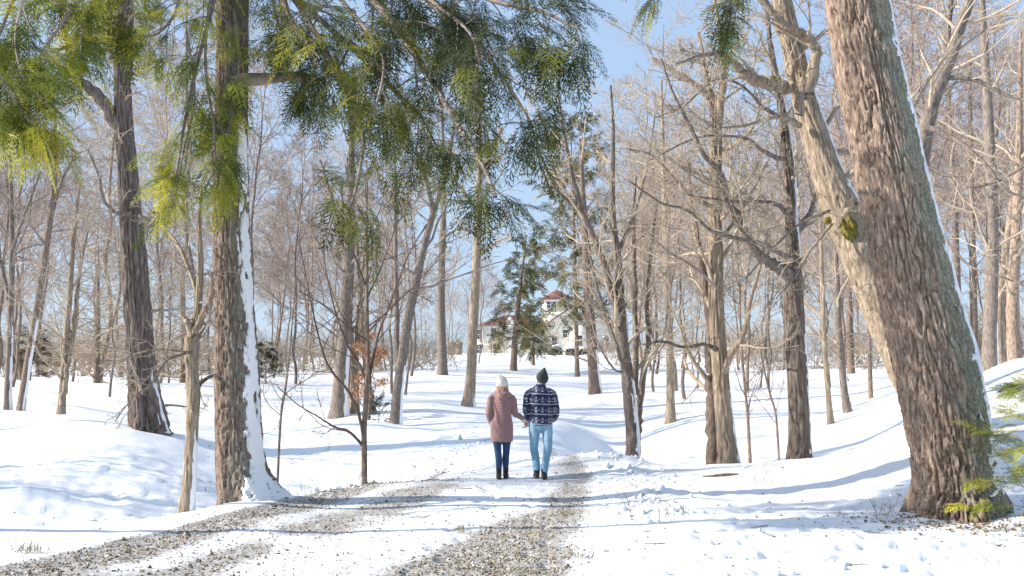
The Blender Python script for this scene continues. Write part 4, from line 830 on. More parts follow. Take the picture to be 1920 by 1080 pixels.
def pine(name, label, u, Y, v_top, rad, cols, seed, n1, trunkw, lean=0, frond=.9, t0=.25, bark='bark_brown', bare=False, vb=None):
    x = (u - 960) / F * Y; z = Hs(x, Y); top = P(u + lean, v_top, Y); rng = np.random.default_rng(seed); off = np.array([x, Y, z])
    root = empty(name, tuple(off)); tag(root, label, 'conifer')
    h = top[2] - z
    path = np.array([[0, 0, -.2], [(top[0] - x) * .3, 0, h * .4], [top[0] - x, 0, h]]); rad0 = px2m(trunkw, Y) / 2
    me, s = trunk_mesh('trunk', path, np.array([rad0, rad0 * .75, rad0 * .12]), 0, 12, 30, flare=.4, flare_h=.4, lich=.1, seed=seed); obj('trunk', me, M[bark], root)
    pp = smooth_path(path, 16)[None]; rr = np.linspace(rad0, rad0 * .12, 16)[None]
    g = Geo(); sec = grow(rng, pp, rr, n1, t0, .99, rad, 78, 10, 6, .1, .02, .35, .03, .3); tubes(g, *sec, 4, rng)
    ter = grow(rng, *sec, 5, .2, 1, ('f', .4), 50, 12, 4, .12, -.02, .5, .015, .5); tubes(g, *ter, 3, rng)
    if bare:
        q = grow(rng, *ter, 5, .1, 1, ('f', .5), 45, 14, 3, .12, 0, .6, .012, .6); tubes(g, *q, 3, rng)
    cr = obj('crown', g.mesh('crown'), M['twig_tan'], root)
    if not bare:
        nn = 3; t = .2 + .8 * (np.arange(nn)[None] + rng.random((len(ter[0]), nn))) / nn
        B = lerp_poly(ter[0], t).reshape(-1, 3); D = (norm(lerp_poly(tangents(ter[0]), t)) + rng.normal(size=(len(ter[0]), nn, 3)) * .4).reshape(-1, 3)
        V, Qd, Cc = fronds(B, D, frond * rng.uniform(.6, 1.2, len(B)), rng, FTs, cols, roll=.6, droop=.2)
        obj('foliage', mesh_np('foliage', V, Qd, smooth=False, attrs={'tint': Cc}), M['needles'], cr)
    return root
PC = np.array([(.16, .155, .05), (.11, .12, .04), (.22, .19, .075), (.07, .09, .035)])
pine('pine_tree', 'yellow green pine on the hill with dark trunk before the white house', 962, 92, 440, 2.6, PC, 81, 30, 13, lean=25, frond=1.0)
pine('pine_tree', 'tall tawny conifer rising right of the sky gap above the house', 1082, 84, 225, 4.6, PC, 82, 60, 9, lean=-12, frond=1.15, t0=.3)
pine('pine_tree', 'small twin stemmed evergreen in front of the house wall', 1000, 105, 590, 2.2, PC, 83, 16, 6, frond=1.0)
for k, (u, Y, vt, r, lab) in enumerate([(185, 55, 455, 3.3, 'tawny bare twigged conifer left of the shaggy trunk'), (345, 60, 470, 3.6, 'dense tan twiggy conifer between shaggy trunk and hemlock'), (255, 70, 440, 3.8, 'tan feathery conifer directly behind the shaggy trunk')]):
    pine('bare_conifer', lab, u, Y, vt, r, PC, 90 + k, 60, 12, bare=True, t0=.06)

# orange leaved oak sapling
rng = np.random.default_rng(77)
ox, oY = (693 - 960) / F * 36, 36.0; oz = Hs(ox, oY); root = empty('young_oak', (ox, oY, oz)); tag(root, 'young oak still holding rusty orange leaves behind the young bare tree', 'tree')
pp = smooth_path(np.array([[0, 0, -.1], [.05, 0, 1.2], [0, 0, 2.7]]), 10)[None]; rr = np.linspace(.06, .015, 10)[None]
g = Geo(); tubes(g, pp, rr, 6, rng); obj('trunk', g.mesh('trunk'), M['bark_brown'], root)
sec = grow(rng, pp, rr, 12, .15, 1, 1.1, 65, 12, 6, .15, .05, .5, .012, .4); g = Geo(); tubes(g, *sec, 4, rng)
ter = grow(rng, *sec, 6, .2, 1, ('f', .45), 45, 12, 4, .15, 0, .5, .007, .5); tubes(g, *ter, 3, rng); cr = obj('crown', g.mesh('crown'), M['twig_grey'], root)
nn = 26; t = rng.random((len(ter[0]), nn)); B = lerp_poly(ter[0], t).reshape(-1, 3); n = len(B)
keep = rng.random(n) < np.clip(.5 + perlin(B[:, 0] * 2, B[:, 1] * 2, B[:, 2] * 2) * 1.2, .05, .95); B = B[keep]; n = len(B)
B = B + rng.normal(size=B.shape) * .04; a1 = norm(rng.normal(size=(n, 3))); a2 = norm(np.cross(a1, rng.normal(size=(n, 3)))); sz = rng.uniform(.04, .075, (n, 1))
V = np.stack([B, B + a1 * sz + a2 * sz * .5, B + a1 * sz * 2, B + a1 * sz - a2 * sz * .5], 1)
lc = np.array([(.42, .21, .10), (.55, .32, .17), (.34, .17, .09), (.62, .42, .27)])[rng.integers(0, 4, n)]
obj('leaves', mesh_np('leaves', V, np.arange(n * 4).reshape(-1, 4), smooth=False, attrs={'tint': np.repeat(lc, 4, 0)}), M['leaf'], cr)['kind'] = 'stuff'

# ------------------------------------------------------------------ background woods: shared-mesh copies of a few trees
def proto(name, h, r0, seed, bark, twig, n1=17, L1=.30, ang=48, fork=False, up=.07):
    rng = np.random.default_rng(seed)
    K = 14; z = np.linspace(0, 1, K); wob = np.cumsum(rng.normal(size=(K, 2)), 0) * h * .008
    p = np.column_stack([wob[:, 0] - wob[0, 0], wob[:, 1] - wob[0, 1], z * h - .3]); r = r0 * (1 - .85 * z ** 1.1)
    me, s = trunk_mesh('trunk', p, r, 0, 10, 36, flare=.35, flare_h=.5, lich=.12, seed=seed)
    if not me.materials: me.materials.append(M[bark])
    g = Geo(); a = grow(rng, p[None], r[None], n1, .28, .98, h * L1, ang, 12, 8, .13, up, .5, .028, .2, rmax=.07); tubes(g, *a, 5, rng)
    b = grow(rng, *a, 8, .15, 1, ('f', .5), 42, 13, 5, .15, up, .5, .018, .4); tubes(g, *b, 3, rng)
    c = grow(rng, *b, 6, .15, 1, ('f', .6), 42, 15, 4, .18, up * .7, .6, .012, .55); tubes(g, *c, 3, rng)
    d = grow(rng, *c, 2, .2, 1, ('f', .7), 40, 15, 3, .18, up * .5, .75, .0095, .6); tubes(g, *d, 3, rng)
    cm = g.mesh('crown'); cm.materials.append(M[twig])
    return (h, me, cm)
protos = [proto('p', 21, .11, 201, 'bark_grey', 'twig_pink'), proto('p', 23, .135, 202, 'bark_tan', 'twig_tan'), proto('p', 19, .095, 203, 'bark_brown', 'twig_pink', ang=40),
          proto('p', 22, .11, 204, 'bark_grey', 'twig_tan', n1=14, ang=55), proto('p', 17, .085, 205, 'bark_brown', 'twig_pink', L1=.26), proto('p', 24, .15, 206, 'bark_dark', 'twig_grey')]
protos_low = [proto('p', 13, .08, 211, 'bark_brown', 'twig_pink', n1=12, L1=.3), proto('p', 11, .07, 212, 'bark_grey', 'twig_tan', n1=12, L1=.32)]
brg = np.random.default_rng(5)
named_px = [(14, 30), (38, 29), (114, 27), (280, 24), (634, 37), (741, 34), (830, 78), (877, 41), (1117, 46), (1257, 36), (1186, 21), (1366, 19), (1499, 19), (1558, 31), (1592, 34), (1855, 29)]
placed = []
BARKW = {'bark_grey': 'grey barked', 'bark_tan': 'tan barked', 'bark_brown': 'brown barked', 'bark_dark': 'dark barked', 'shaggy_grey_brown_bark': 'shaggy'}
def put(pr, x, Y, sc_, label, group):
    bw = {M[k_].name: v_ for k_, v_ in BARKW.items() if k_ in M}.get(pr[1].materials[0].name, 'bare')
    if 'outside' not in label: label = label.split(' ', 1)[0] + ' ' + bw + ' ' + label.split(' ', 1)[1]; group = bw + ' ' + group
    h, tm, cm = pr
    root = empty('woodland_tree', (x, Y, Hs(x, Y)), brg.uniform(0, 6.28)); root.scale = (sc_, sc_, sc_ * brg.uniform(.92, 1.08)); tag(root, label, 'tree', group)
    obj('trunk', tm, None, root); obj('crown', cm, None, root); placed.append((x, Y))
def clear(x, Y, dmin):
    return all((x - a) ** 2 + (Y - b) ** 2 > dmin ** 2 for a, b in placed)
def region(n, ur, yr, label, group, prs, smin=.8, smax=1.1, dmin=3.0):
    k = 0; tries = 0
    while k < n and tries < n * 60:
        tries += 1
        u = brg.uniform(*ur); Y = yr[0] + (yr[1] - yr[0]) * brg.random() ** .8
        if any(abs(u - a) < 16 and Y < b + 12 for a, b in named_px): continue
        x = (u - 960) / F * Y
        xl = np.interp(Y, ROADY, ROADL) - 1.5; xr = np.interp(Y, ROADY, ROADR) + 1.5
        if xl < x < xr or not clear(x, Y, dmin): continue
        near_ = Y < (yr[0] * .6 + yr[1] * .4); put(prs[brg.integers(len(prs))], x, Y, brg.uniform(smin, smax), ('nearer ' if near_ else 'farther ') + label, ('nearer ' if near_ else 'farther ') + group); k += 1
region(20, (-260, 440), (46, 110), 'woodland tree on the left rise behind the shaggy trunk', 'bare trees on the left rise', protos[:5])
region(22, (440, 800), (62, 130), 'tree in the wood between hemlock and tall drive tree', 'bare trees in the centre left wood', protos[:5], .7, 1.0)
region(8, (780, 930), (125, 190), 'bare tree on the hilltop left of the house', 'bare trees by the hilltop house', protos[2:5], .6, .8, 5)
region(6, (1165, 1330), (150, 200), 'bare tree on the hilltop right of the house', 'bare trees right of the house', protos[:4], .7, .9, 5)
region(20, (1165, 1500), (56, 120), 'tree beyond the gully between the drive and crooked tree', 'bare trees beyond the gully', protos[:5], .8, 1.1)
region(15, (1480, 1720), (50, 120), 'tree on the rise between crooked tree and leaning trunk', 'bare trees behind the right bank', protos, .85, 1.1)
region(20, (1690, 2150), (34, 90), 'tree crowding the wood right of the massive leaning trunk', 'bare trees at the right edge', protos, .85, 1.15, 2.4)
region(12, (-100, 800), (38, 66), 'slender tree low on the snowy slope left of the drive', 'slender trees on the left slope', protos_low, .7, 1.1, 3)
region(10, (1180, 1740), (40, 66), 'slender tree low on the snowy slope right of the drive', 'slender trees on the right slope', protos_low, .7, 1.1, 3)
region(14, (-150, 800), (70, 150), 'low pinkish understorey tree on the left horizon', 'understorey trees on the left horizon', protos_low, .5, .9, 3)
region(14, (1180, 2000), (70, 150), 'low pinkish understorey tree on the right horizon', 'understorey trees on the right horizon', protos_low, .5, .9, 3)
# trees left of the frame whose shadows lie across the snow
for (x, Y, k, s_) in [(-15, 16.5, 4, .8), (-17, 19, 4, .8), (-19, 23, 2, .9), (-24, 27, 0, .9), (-28, 15, 3, .9), (-24, 32, 1, .9), (-27, 41, 2, 1.0), (-33, 48, 0, 1.0)]:
    put(protos[k], x, Y, s_, 'bare tree standing outside the picture to the left', 'bare trees left of the picture')
# brush along the horizon
def brush(name, u, Y, h, w, twig, label, cat, group, seed, n=46):
    rng = np.random.default_rng(seed); x = (u - 960) / F * Y; z = Hs(x, Y)
    base = np.column_stack([rng.normal(size=n) * w * .4, rng.normal(size=n) * w * .3, np.zeros(n)]); tip = base + np.column_stack([rng.normal(size=n) * w * .35, rng.normal(size=n) * w * .3, h * rng.uniform(.5, 1.1, n)])
    pp = np.stack([base, (base + tip) / 2 + rng.normal(size=(n, 3)) * .06 * w, tip], 1); rr = np.tile(np.array([.02, .015, .008]) * (Y / 60), (n, 1))
    g = Geo(); tubes(g, pp, rr, 3, rng); b = grow(rng, pp, rr, 7, .2, 1, ('f', .45), 35, 12, 4, .15, .04, .7, .008 * Y / 60, .5); tubes(g, *b, 3, rng)
    c = grow(rng, *b, 4, .2, 1, ('f', .5), 35, 12, 3, .15, .02, .7, .006 * Y / 60, .6); tubes(g, *c, 3, rng)
    root = obj(name, g.mesh(name), M[twig], None); root.location = (x, Y, z); tag(root, label, cat, group); return root
bm0 = brush('brush_thicket', 480, 85, 3.2, 5.5, 'twig_tan', 'tan leafless brush thicket on the horizon between woodland trunks', 'brush', 'brush thickets along the horizon', 301)
for u, Y, s_ in [(560, 90, 1), (640, 95, 1.1), (700, 88, .9), (760, 92, 1.2), (800, 110, 1.0), (150, 80, 1.1), (60, 85, .9), (240, 82, 1.2), (330, 84, 1.1), (400, 90, 1.1), (1180, 110, .9), (1300, 120, 1), (1450, 95, 1.2), (1530, 90, 1), (1640, 85, 1.2), (1700, 70, 1.0), (1780, 65, 1.1), (1840, 60, 1.0), (1910, 62, 1.2), (1390, 130, 1.3), (-40, 80, 1.2)]:
    o = bm0.copy(); COL.objects.link(o); x = (u - 960) / F * Y; o.location = (x, Y, Hs(x, Y)); o.rotation_euler = (0, 0, u); o.scale = (s_, s_, s_)

# ------------------------------------------------------------------ the house on the hill
HY = 200.0
def hx(u, Y=HY): return (u - 960) / F * Y
hz0 = Hs(hx(1000), HY) - .1
def hz(v, Y=HY): return P(960, v, Y)[2] - hz0
M['wall'] = plain('cream_painted_wall', (.80, .76, .66)); M['roof'] = noise_col('red_roof_shingles', [(.3, (.16, .065, .055)), (.7, (.26, .125, .105))], scale=(1, 1, 6), nscale=2)
M['pane'] = plain('dark_window_glass', (.10, .10, .11), rough=.2, spec=.6); M['trim'] = plain('white_painted_trim', (.8, .8, .8)); M['hedge'] = attr_mat('hedge_leaves', trans=.2)
house = empty('white_house', (0, HY, hz0)); tag(house, 'white country house with red roof patches and a square tower on the hilltop', 'house')
def hpart(name, g, mat, parent=house, smooth=False): return obj(name, g.mesh(name, smooth), M[mat], parent)
def window(x, y, z, w, h, parent=house, rz=0.0):
    f = Geo(); t = .12
    ca, sa = math.cos(rz), math.sin(rz)
    def at(dx, dy=0): return (x + dx * ca - dy * sa, y + dx * sa + dy * ca)
    for dx, dz, sx, sz in ((-w / 2, 0, t, h + t), (w / 2, 0, t, h + t), (0, h / 2, w - t - .01, t), (0, -h / 2, w - t - .01, t), (0, 0, w - t - .01, t * .5)):
        a = at(dx, -.08); f.box((a[0], a[1], z + dz), (sx, .16, sz), rz)
    o = hpart('window', f, 'trim', parent); p = Geo(); a = at(0, -.03); p.box((a[0], a[1], z), (w - t * 1.1, .04, h - t), rz); obj('pane', p.mesh('pane', False), M['pane'], o)
# left wing: corner block seen at an angle, hipped roof
wa = math.radians(-18)
x0, x1 = hx(893), hx(1000); zt = hz(611)
g = Geo(); g.box(((x0 + x1) / 2, 5, zt / 2), (x1 - x0, 9, zt), 0); hpart('left_wing_wall', g, 'wall')
g = Geo(); e = .5; zr = hz(588); xm = hx(948)
g.add([(x0 - e, .0, zt), (x1 + .2, .0, zt), (x1 + .2, 10, zt), (x0 - e, 10, zt), (xm, 4.8, zr), (x1 - .5, 4.8, zr)], [(0, 1, 5, 4), (2, 3, 4, 5)], [(3, 0, 4), (1, 2, 5)]); hpart('left_wing_roof', g, 'roof')
g = Geo(); g.add([(hx(938), -.25, zt - .02), (hx(975), -.25, zt - .02), (hx(956), -.25, hz(594)), (hx(938), .9, zt - .02), (hx(975), .9, zt - .02), (hx(956), 3.2, hz(594))], [(0, 3, 5, 2), (1, 2, 5, 4)], [(0, 2, 1)]); hpart('dormer', g, 'trim')
for u, v in ((899, 627), (899, 655), (925, 624), (930, 655), (972, 628)): window(hx(u), .48, hz(v), 1.1, 1.9)
g = Geo(); g.box(((x0 + hx(1000)) / 2, .4, zt - .12), (x1 - x0 + .6, .3, .22)); hpart('cornice', g, 'trim')
# main block with big snowy gable
xa, xb = hx(1018), hx(1150); zc = hz(612); xp = hx(1086); zp = hz(567)
g = Geo(); g.add([(xa, 1, 0), (xb, 1, 0), (xb, 1, zc), (xp, 1, zp), (xa, 1, zc), (xa, 12, 0), (xb, 12, 0), (xb, 12, zc), (xp, 12, zp), (xa, 12, zc)], [(1, 6, 7, 2), (0, 4, 9, 5), (0, 1, 2, 4), (6, 5, 9, 7)], [(4, 2, 3), (7, 9, 8)]); hpart('gable_wall', g, 'wall')
for sg, (xe) in (('l', xa - .8), ('r', xb + .8)):
    zE = zc - .4; g = Geo(); n_ = norm(np.array([zp - zE, 0, -(xp - xe)])[None])[0]
    th = .35; v = [(xe, .2, zE), (xp, .2, zp + .1), (xp, 12.5, zp + .1), (xe, 12.5, zE)]
    g.add(v + [(a, b, c + th) for a, b, c in v], [(0, 1, 2, 3), (4, 7, 6, 5), (0, 4, 5, 1), (2, 6, 7, 3), (0, 3, 7, 4), (1, 5, 6, 2)]); o = hpart('main_roof', g, 'snow')
    g = Geo(); v2 = [(xe, .05, zE - .2), (xp, .05, zp - .12), (xp, .18, zp - .12), (xe, .18, zE - .2)]; g.add(v2 + [(a, b, c + .3) for a, b, c in v2], [(0, 1, 2, 3), (4, 7, 6, 5), (0, 4, 5, 1), (2, 6, 7, 3), (0, 3, 7, 4), (1, 5, 6, 2)])
    obj('bargeboard', g.mesh('bargeboard', False), M['roof'], o)
for u, v, w_, h_ in ((1081, 596, 1.6, 1.7), (1040, 640, 1.1, 1.9), (1138, 640, 1.1, 1.9), (1060, 625, 1.0, 1.5)): window(hx(u), .98, hz(v), w_, h_)
# tower
tx, ty_ = hx(1047), 7.0; tw_ = hx(1075) - hx(1020); zt1, zt2, zt3 = hz(590), hz(558), hz(537)
g = Geo(); g.box((tx, ty_, zt2 / 2 + 0), (tw_, tw_, zt2)); hpart('tower_wall', g, 'wall')
g = Geo(); w2 = tw_ / 2 + .6; g.add([(tx - w2, ty_ - w2, zt2), (tx + w2, ty_ - w2, zt2), (tx + w2, ty_ + w2, zt2), (tx - w2, ty_ + w2, zt2), (tx, ty_, zt3)], [(0, 3, 2, 1)], [(0, 1, 4), (1, 2, 4), (2, 3, 4), (3, 0, 4)]); hpart('tower_roof', g, 'roof')
for dx in (-1.7, -.6, .5, 1.6): window(tx + dx, ty_ - tw_ / 2 - .02, hz(568), .8, 1.3)
g = Geo(); g.box((tx, ty_, zt2 - .18), (tw_ + .7, tw_ + .7, .3)); hpart('tower_cornice', g, 'trim')
# porch gable
g = Geo(); xa, xb, xp = hx(1068), hx(1103), hx(1085); zc, zp = hz(624), hz(609)
g.add([(xa, -3, 0), (xb, -3, 0), (xb, -3, zc), (xp, -3, zp), (xa, -3, zc), (xa, .95, 0), (xb, .95, 0), (xb, .95, zc), (xp, .95, zp), (xa, .95, zc)], [(1, 6, 7, 2), (0, 4, 9, 5), (0, 1, 2, 4), (2, 7, 8, 3), (4, 3, 8, 9)], [(4, 2, 3)]); hpart('porch', g, 'wall')
window(hx(1085), -3.02, hz(640), 1.2, 2.0)
for (u, v0) in ((848, 655), (861, 658)):
    g = Geo(); hgt = 1.5; g.box((0, 0, hgt / 2), (.85, .85, hgt)); g.box((0, 0, hgt + .12), (1.1, 1.1, .22)); g.add(*(lambda q: (q.V[0], q.Q[0]))(Geo().box((0, 0, hgt + .33), (.8, .8, .2), top=.2)))
    x = hx(u, 150); o = obj('gate_pillar', g.mesh('gate_pillar', False), M['bark_tan']); o.location = (x, 150, Hs(x, 150)); tag(o, 'squat tan gate pillar, %s of the two left of the tall drive tree' % ('left' if u == 848 else 'right'), 'pillar', 'gate pillars on the hill')
# snow capped hedge bushes
hr = np.random.default_rng(44)
def bush(u, Y, w, h, label, seed, cols):
    x = (u - 960) / F * Y; root = empty('clipped_bush', (x, Y, Hs(x, Y) - .05)); tag(root, label, 'bush', 'snow capped bushes on the hilltop')
    n = 1500; d = norm(hr.normal(size=(n, 3))); d[:, 2] = np.abs(d[:, 2]); r = hr.uniform(.72, 1.0, (n, 1)) ** .5
    B = d * r * np.array([w / 2, w / 2.4, h]); a1 = norm(hr.normal(size=(n, 3))); a2 = norm(np.cross(a1, d)); sz = hr.uniform(.06, .12, (n, 1))
    V = np.stack([B, B + a1 * sz + a2 * sz * .6, B + a1 * sz * 2, B + a1 * sz - a2 * sz * .6], 1)
    c = cols[hr.integers(0, len(cols), n)]
    obj('foliage', mesh_np('foliage', V, np.arange(n * 4).reshape(-1, 4), smooth=False, attrs={'tint': np.repeat(c, 4, 0)}), M['hedge'], root)
    obj('snow_cap', blob_mesh('snow_cap', (0, 0, h * .82), w * .46, (1, .8, .45 * h / w), seed, .25), M['snow'], root)
bc = np.array([(.05, .05, .02), (.09, .08, .03), (.03, .035, .02)])
for (u, Y, w, h, lab) in [(1044, 175, 1.9, 1.7, 'snow capped bush, leftmost of three before the house'), (1071, 175, 2.0, 1.7, 'snow capped bush, middle of three before the house'), (1096, 175, 2.1, 1.6, 'snow capped bush, right of three before the house'),
                          (1374, 140, 1.6, 1.2, 'snow capped bush on the horizon behind the twin trunks, left one'), (1402, 140, 1.7, 1.2, 'snow capped bush on the horizon behind the twin trunks, right one')]:
    bush(u, Y, w, h, lab, int(u), bc)
brush('brown_shrub', 932, 185, 3.2, 3.0, 'twig_tan', 'rounded tan leafless shrub against the left wall of the house', 'shrub', None, 310, n=34)
brush('brown_shrub', 1020, 178, 2.6, 3.0, 'twig_grey', 'brown leafless shrub between pine and snow capped bushes', 'shrub', None, 311, n=26)
brush('brown_shrub', 1130, 178, 2.4, 3.0, 'twig_grey', 'brown leafless shrub at the right end of the snow capped bushes', 'shrub', None, 312, n=26)

# fallen twigs lying about on the snow
rng = np.random.default_rng(93); n = 150
tx = rng.uniform(-7, 8, n); tY = 7 * np.exp(rng.random(n) * math.log(30 / 7)); ta = rng.random(n) * 6.28; tl = rng.uniform(.06, .3, n)
pp = np.stack([np.stack([tx + np.cos(ta) * tl * k + rng.normal(size=n) * .012, tY + np.sin(ta) * tl * k + rng.normal(size=n) * .012], -1) for k in (0, .35, .7, 1)], 1)
pp = np.concatenate([pp, (Hf(pp[..., 0], pp[..., 1]) + .008 + rng.random((n, 4)) * .012)[..., None]], -1)
g = Geo(); rr = np.tile([.005, .0045, .0035, .002], (n, 1)); tubes(g, pp, rr, 4, rng); kk = grow(rng, pp, rr, 2, .3, .9, ('f', .35), 40, 10, 3, .1, -.02, .7, .0022, .6); tubes(g, *kk, 3, rng)
tag(obj('twig_litter', g.mesh('twig_litter'), M['twig_dark']), 'small dark fallen twigs strewn over the snow and drive', 'twigs', kind='stuff')
# fallen log and weeds
rng = np.random.default_rng(91)
for nm, pts, lab, mat, r in [('fallen_log', [(1318, 897, 2), (1340, 892, 5), (1362, 890, 6), (1385, 895, 3)], 'short dark log lying in the snow at the foot of the twin trunks', 'bark_dark', 0)]:
    q = [P(u, v, 16.4) for u, v, w in pts]; q = np.array([(a[0], a[1], Hd(a[0], a[1]) + .04) for a in q]); g = Geo(); tubes(g, smooth_path(q, 9)[None], smooth_path(np.array([[px2m(w, 16.4) / 2] for u, v, w in pts]), 9)[:, 0][None], 7, rng)
    tag(obj(nm, g.mesh(nm, off=q[0]), M[mat]), lab, 'log' if 'log' in nm else 'branch').location = q[0]
for u, Y, h, lab in [(375 * 1 + 305, 16.2, .22, 'dry weed clump at the foot of the young bare tree'), (1430, 15.5, .35, 'thin dry weed stalks in snow left of the bank'), (760, 16.8, .18, 'low dry weeds at the drive edge left of the couple'), (565, 16.0, .30, 'dry weed stalks in the snow right of the hemlock foot'), (1250, 12.0, .25, 'lone dry stalks in the snow near the right foreground'), (1655, 12.3, .28, 'thin twigs sticking up left of the leaning tree root'), (1190, 12.9, .3, 'sparse grass stalks in snow right of the drive')]:
    x = (u - 960) / F * Y; z = Hd(x, Y); n = 9; b = np.column_stack([rng.normal(size=n) * .1, rng.normal(size=n) * .1, np.full(n, -.02)]); t = b + np.column_stack([rng.normal(size=n) * .12, rng.normal(size=n) * .1, h * rng.uniform(.5, 1.2, n)])
    pp = np.stack([b, (b + t) / 2 + rng.normal(size=(n, 3)) * .02, t], 1); g = Geo(); rr = np.tile([.0035, .003, .002], (n, 1)); tubes(g, pp, rr, 3, rng)
    c = grow(rng, pp, rr, 3, .3, 1, ('f', .35), 40, 10, 3, .2, .02, .8, .0022, .6); tubes(g, *c, 3, rng)
    o = obj('dry_weed', g.mesh('dry_weed'), M['twig_grey']); o.location = (x, Y, z); tag(o, lab, 'weed')

# ------------------------------------------------------------------ people
def chain(g, pts, n=18, K=None, cap=True):
    """closed loft: pts [(x, y, z, rx, ry)], rx across the picture, ry along the drive"""
    p = np.asarray(pts, float); K = K or max(8, 5 * len(p)); s_ = smooth_path(p, K); s_[:, 3:] = np.maximum(s_[:, 3:], .003)
    T_ = tangents(s_[None, :, :3])[0]
    ax = np.array([1.0, 0, 0]); mean = norm((s_[-1, :3] - s_[0, :3])[None])[0]
    if abs(mean[0]) > .8: ax = np.array([0, 0, 1.0])
    U = norm(ax - T_ * (T_ @ ax)[:, None]); W = np.cross(T_, U)
    if cap:
        e = []
        for end, sg in ((0, -1), (-1, 1)):
            c, t = s_[end], T_[end]; r = min(c[3], c[4])
            e.append([(c[:3] + sg * t * r * math.sin(a), math.cos(a), end) for a in (np.radians([30, 55, 75, 86]))] if cap != 'flat' else [(c[:3] + sg * t * .003 * k_, 1 - .18 * k_, end) for k_ in (1, 2, 3)])
        rows = [(c, s_[0, 3] * k, s_[0, 4] * k, U[0], W[0]) for c, k, _ in e[0][::-1]] + [(s_[i, :3], s_[i, 3], s_[i, 4], U[i], W[i]) for i in range(K)] + [(c, s_[-1, 3] * k, s_[-1, 4] * k, U[-1], W[-1]) for c, k, _ in e[1]]
    else:
        rows = [(s_[i, :3], s_[i, 3], s_[i, 4], U[i], W[i]) for i in range(K)]
    a = np.arange(n) * 2 * math.pi / n; V = []
    for c, rx, ry, u, w in rows: V.append(c + np.cos(a)[:, None] * u * rx + np.sin(a)[:, None] * w * ry)
    m = len(rows); V = np.concatenate(V + [rows[0][0][None], rows[-1][0][None]])
    i = np.arange(m - 1)[:, None] * n; j = np.arange(n)[None]; j2 = (j + 1) % n
    Qd = np.stack(np.broadcast_arrays(i + j, i + j2, i + n + j2, i + n + j), -1).reshape(-1, 4)
    jj_ = np.arange(n); T1 = np.stack([(jj_ + 1) % n, jj_, np.full(n, m * n)], 1); T2 = np.stack([(m - 1) * n + jj_, (m - 1) * n + (jj_ + 1) % n, np.full(n, m * n + 1)], 1)
    g.add(V, Qd, np.concatenate([T1, T2])); return g
def fuse(name, g, mat, parent, voxel=.008, smooth=4, fn=None, tint=None):
    """voxel-remesh the lofts into one continuous surface"""
    tmp = bpy.data.objects.new('tmp', g.mesh('tmp')); COL.objects.link(tmp)
    r = tmp.modifiers.new('r', 'REMESH'); r.mode = 'VOXEL'; r.voxel_size = voxel; r.use_smooth_shade = True
    if smooth: sm = tmp.modifiers.new('s', 'SMOOTH'); sm.iterations = smooth; sm.factor = .5
    dg = bpy.context.evaluated_depsgraph_get(); dg.update()
    me = bpy.data.meshes.new_from_object(tmp.evaluated_get(dg)); bpy.data.objects.remove(tmp)
    me.name = name; n = len(me.vertices); V = np.empty(n * 3, np.float32); me.vertices.foreach_get('co', V); V = V.reshape(-1, 3)
    if fn is not None:
        Nn = np.empty(n * 3, np.float32); me.vertices.foreach_get('normal', Nn); Nn = Nn.reshape(-1, 3)
        V = V + Nn * fn(V, Nn)[:, None]; me.vertices.foreach_set('co', V.astype(np.float32).ravel())
    if tint is not None:
        c = tint(V); c = np.concatenate([c, np.ones((n, 1))], 1).astype(np.float32)
        at = me.color_attributes.new('tint', 'FLOAT_COLOR', 'POINT'); at.data.foreach_set('color', c.ravel())
    me.polygons.foreach_set('use_smooth', np.ones(len(me.polygons), dtype=bool)); me.update()
    return obj(name, me, M[mat], parent)
def flat(c): return lambda V: np.tile(np.array(c, float), (len(V), 1))
M['skin'] = plain('skin', (.62, .38, .29), rough=.55); M['hair'] = noise_col('strawberry_blonde_hair', [(.35, (.30, .13, .05)), (.65, (.58, .32, .15))], scale=(1, 1, .15), nscale=90, rough=.5)
M['hair_dark'] = noise_col('short_brown_hair', [(.35, (.08, .045, .03)), (.65, (.16, .10, .07))], nscale=90, rough=.6)
M['eye'] = plain('eye_white', (.8, .8, .8), rough=.2); M['lips'] = plain('lips', (.50, .20, .17)); M['label'] = plain('pale_hat_label', (.75, .72, .68))
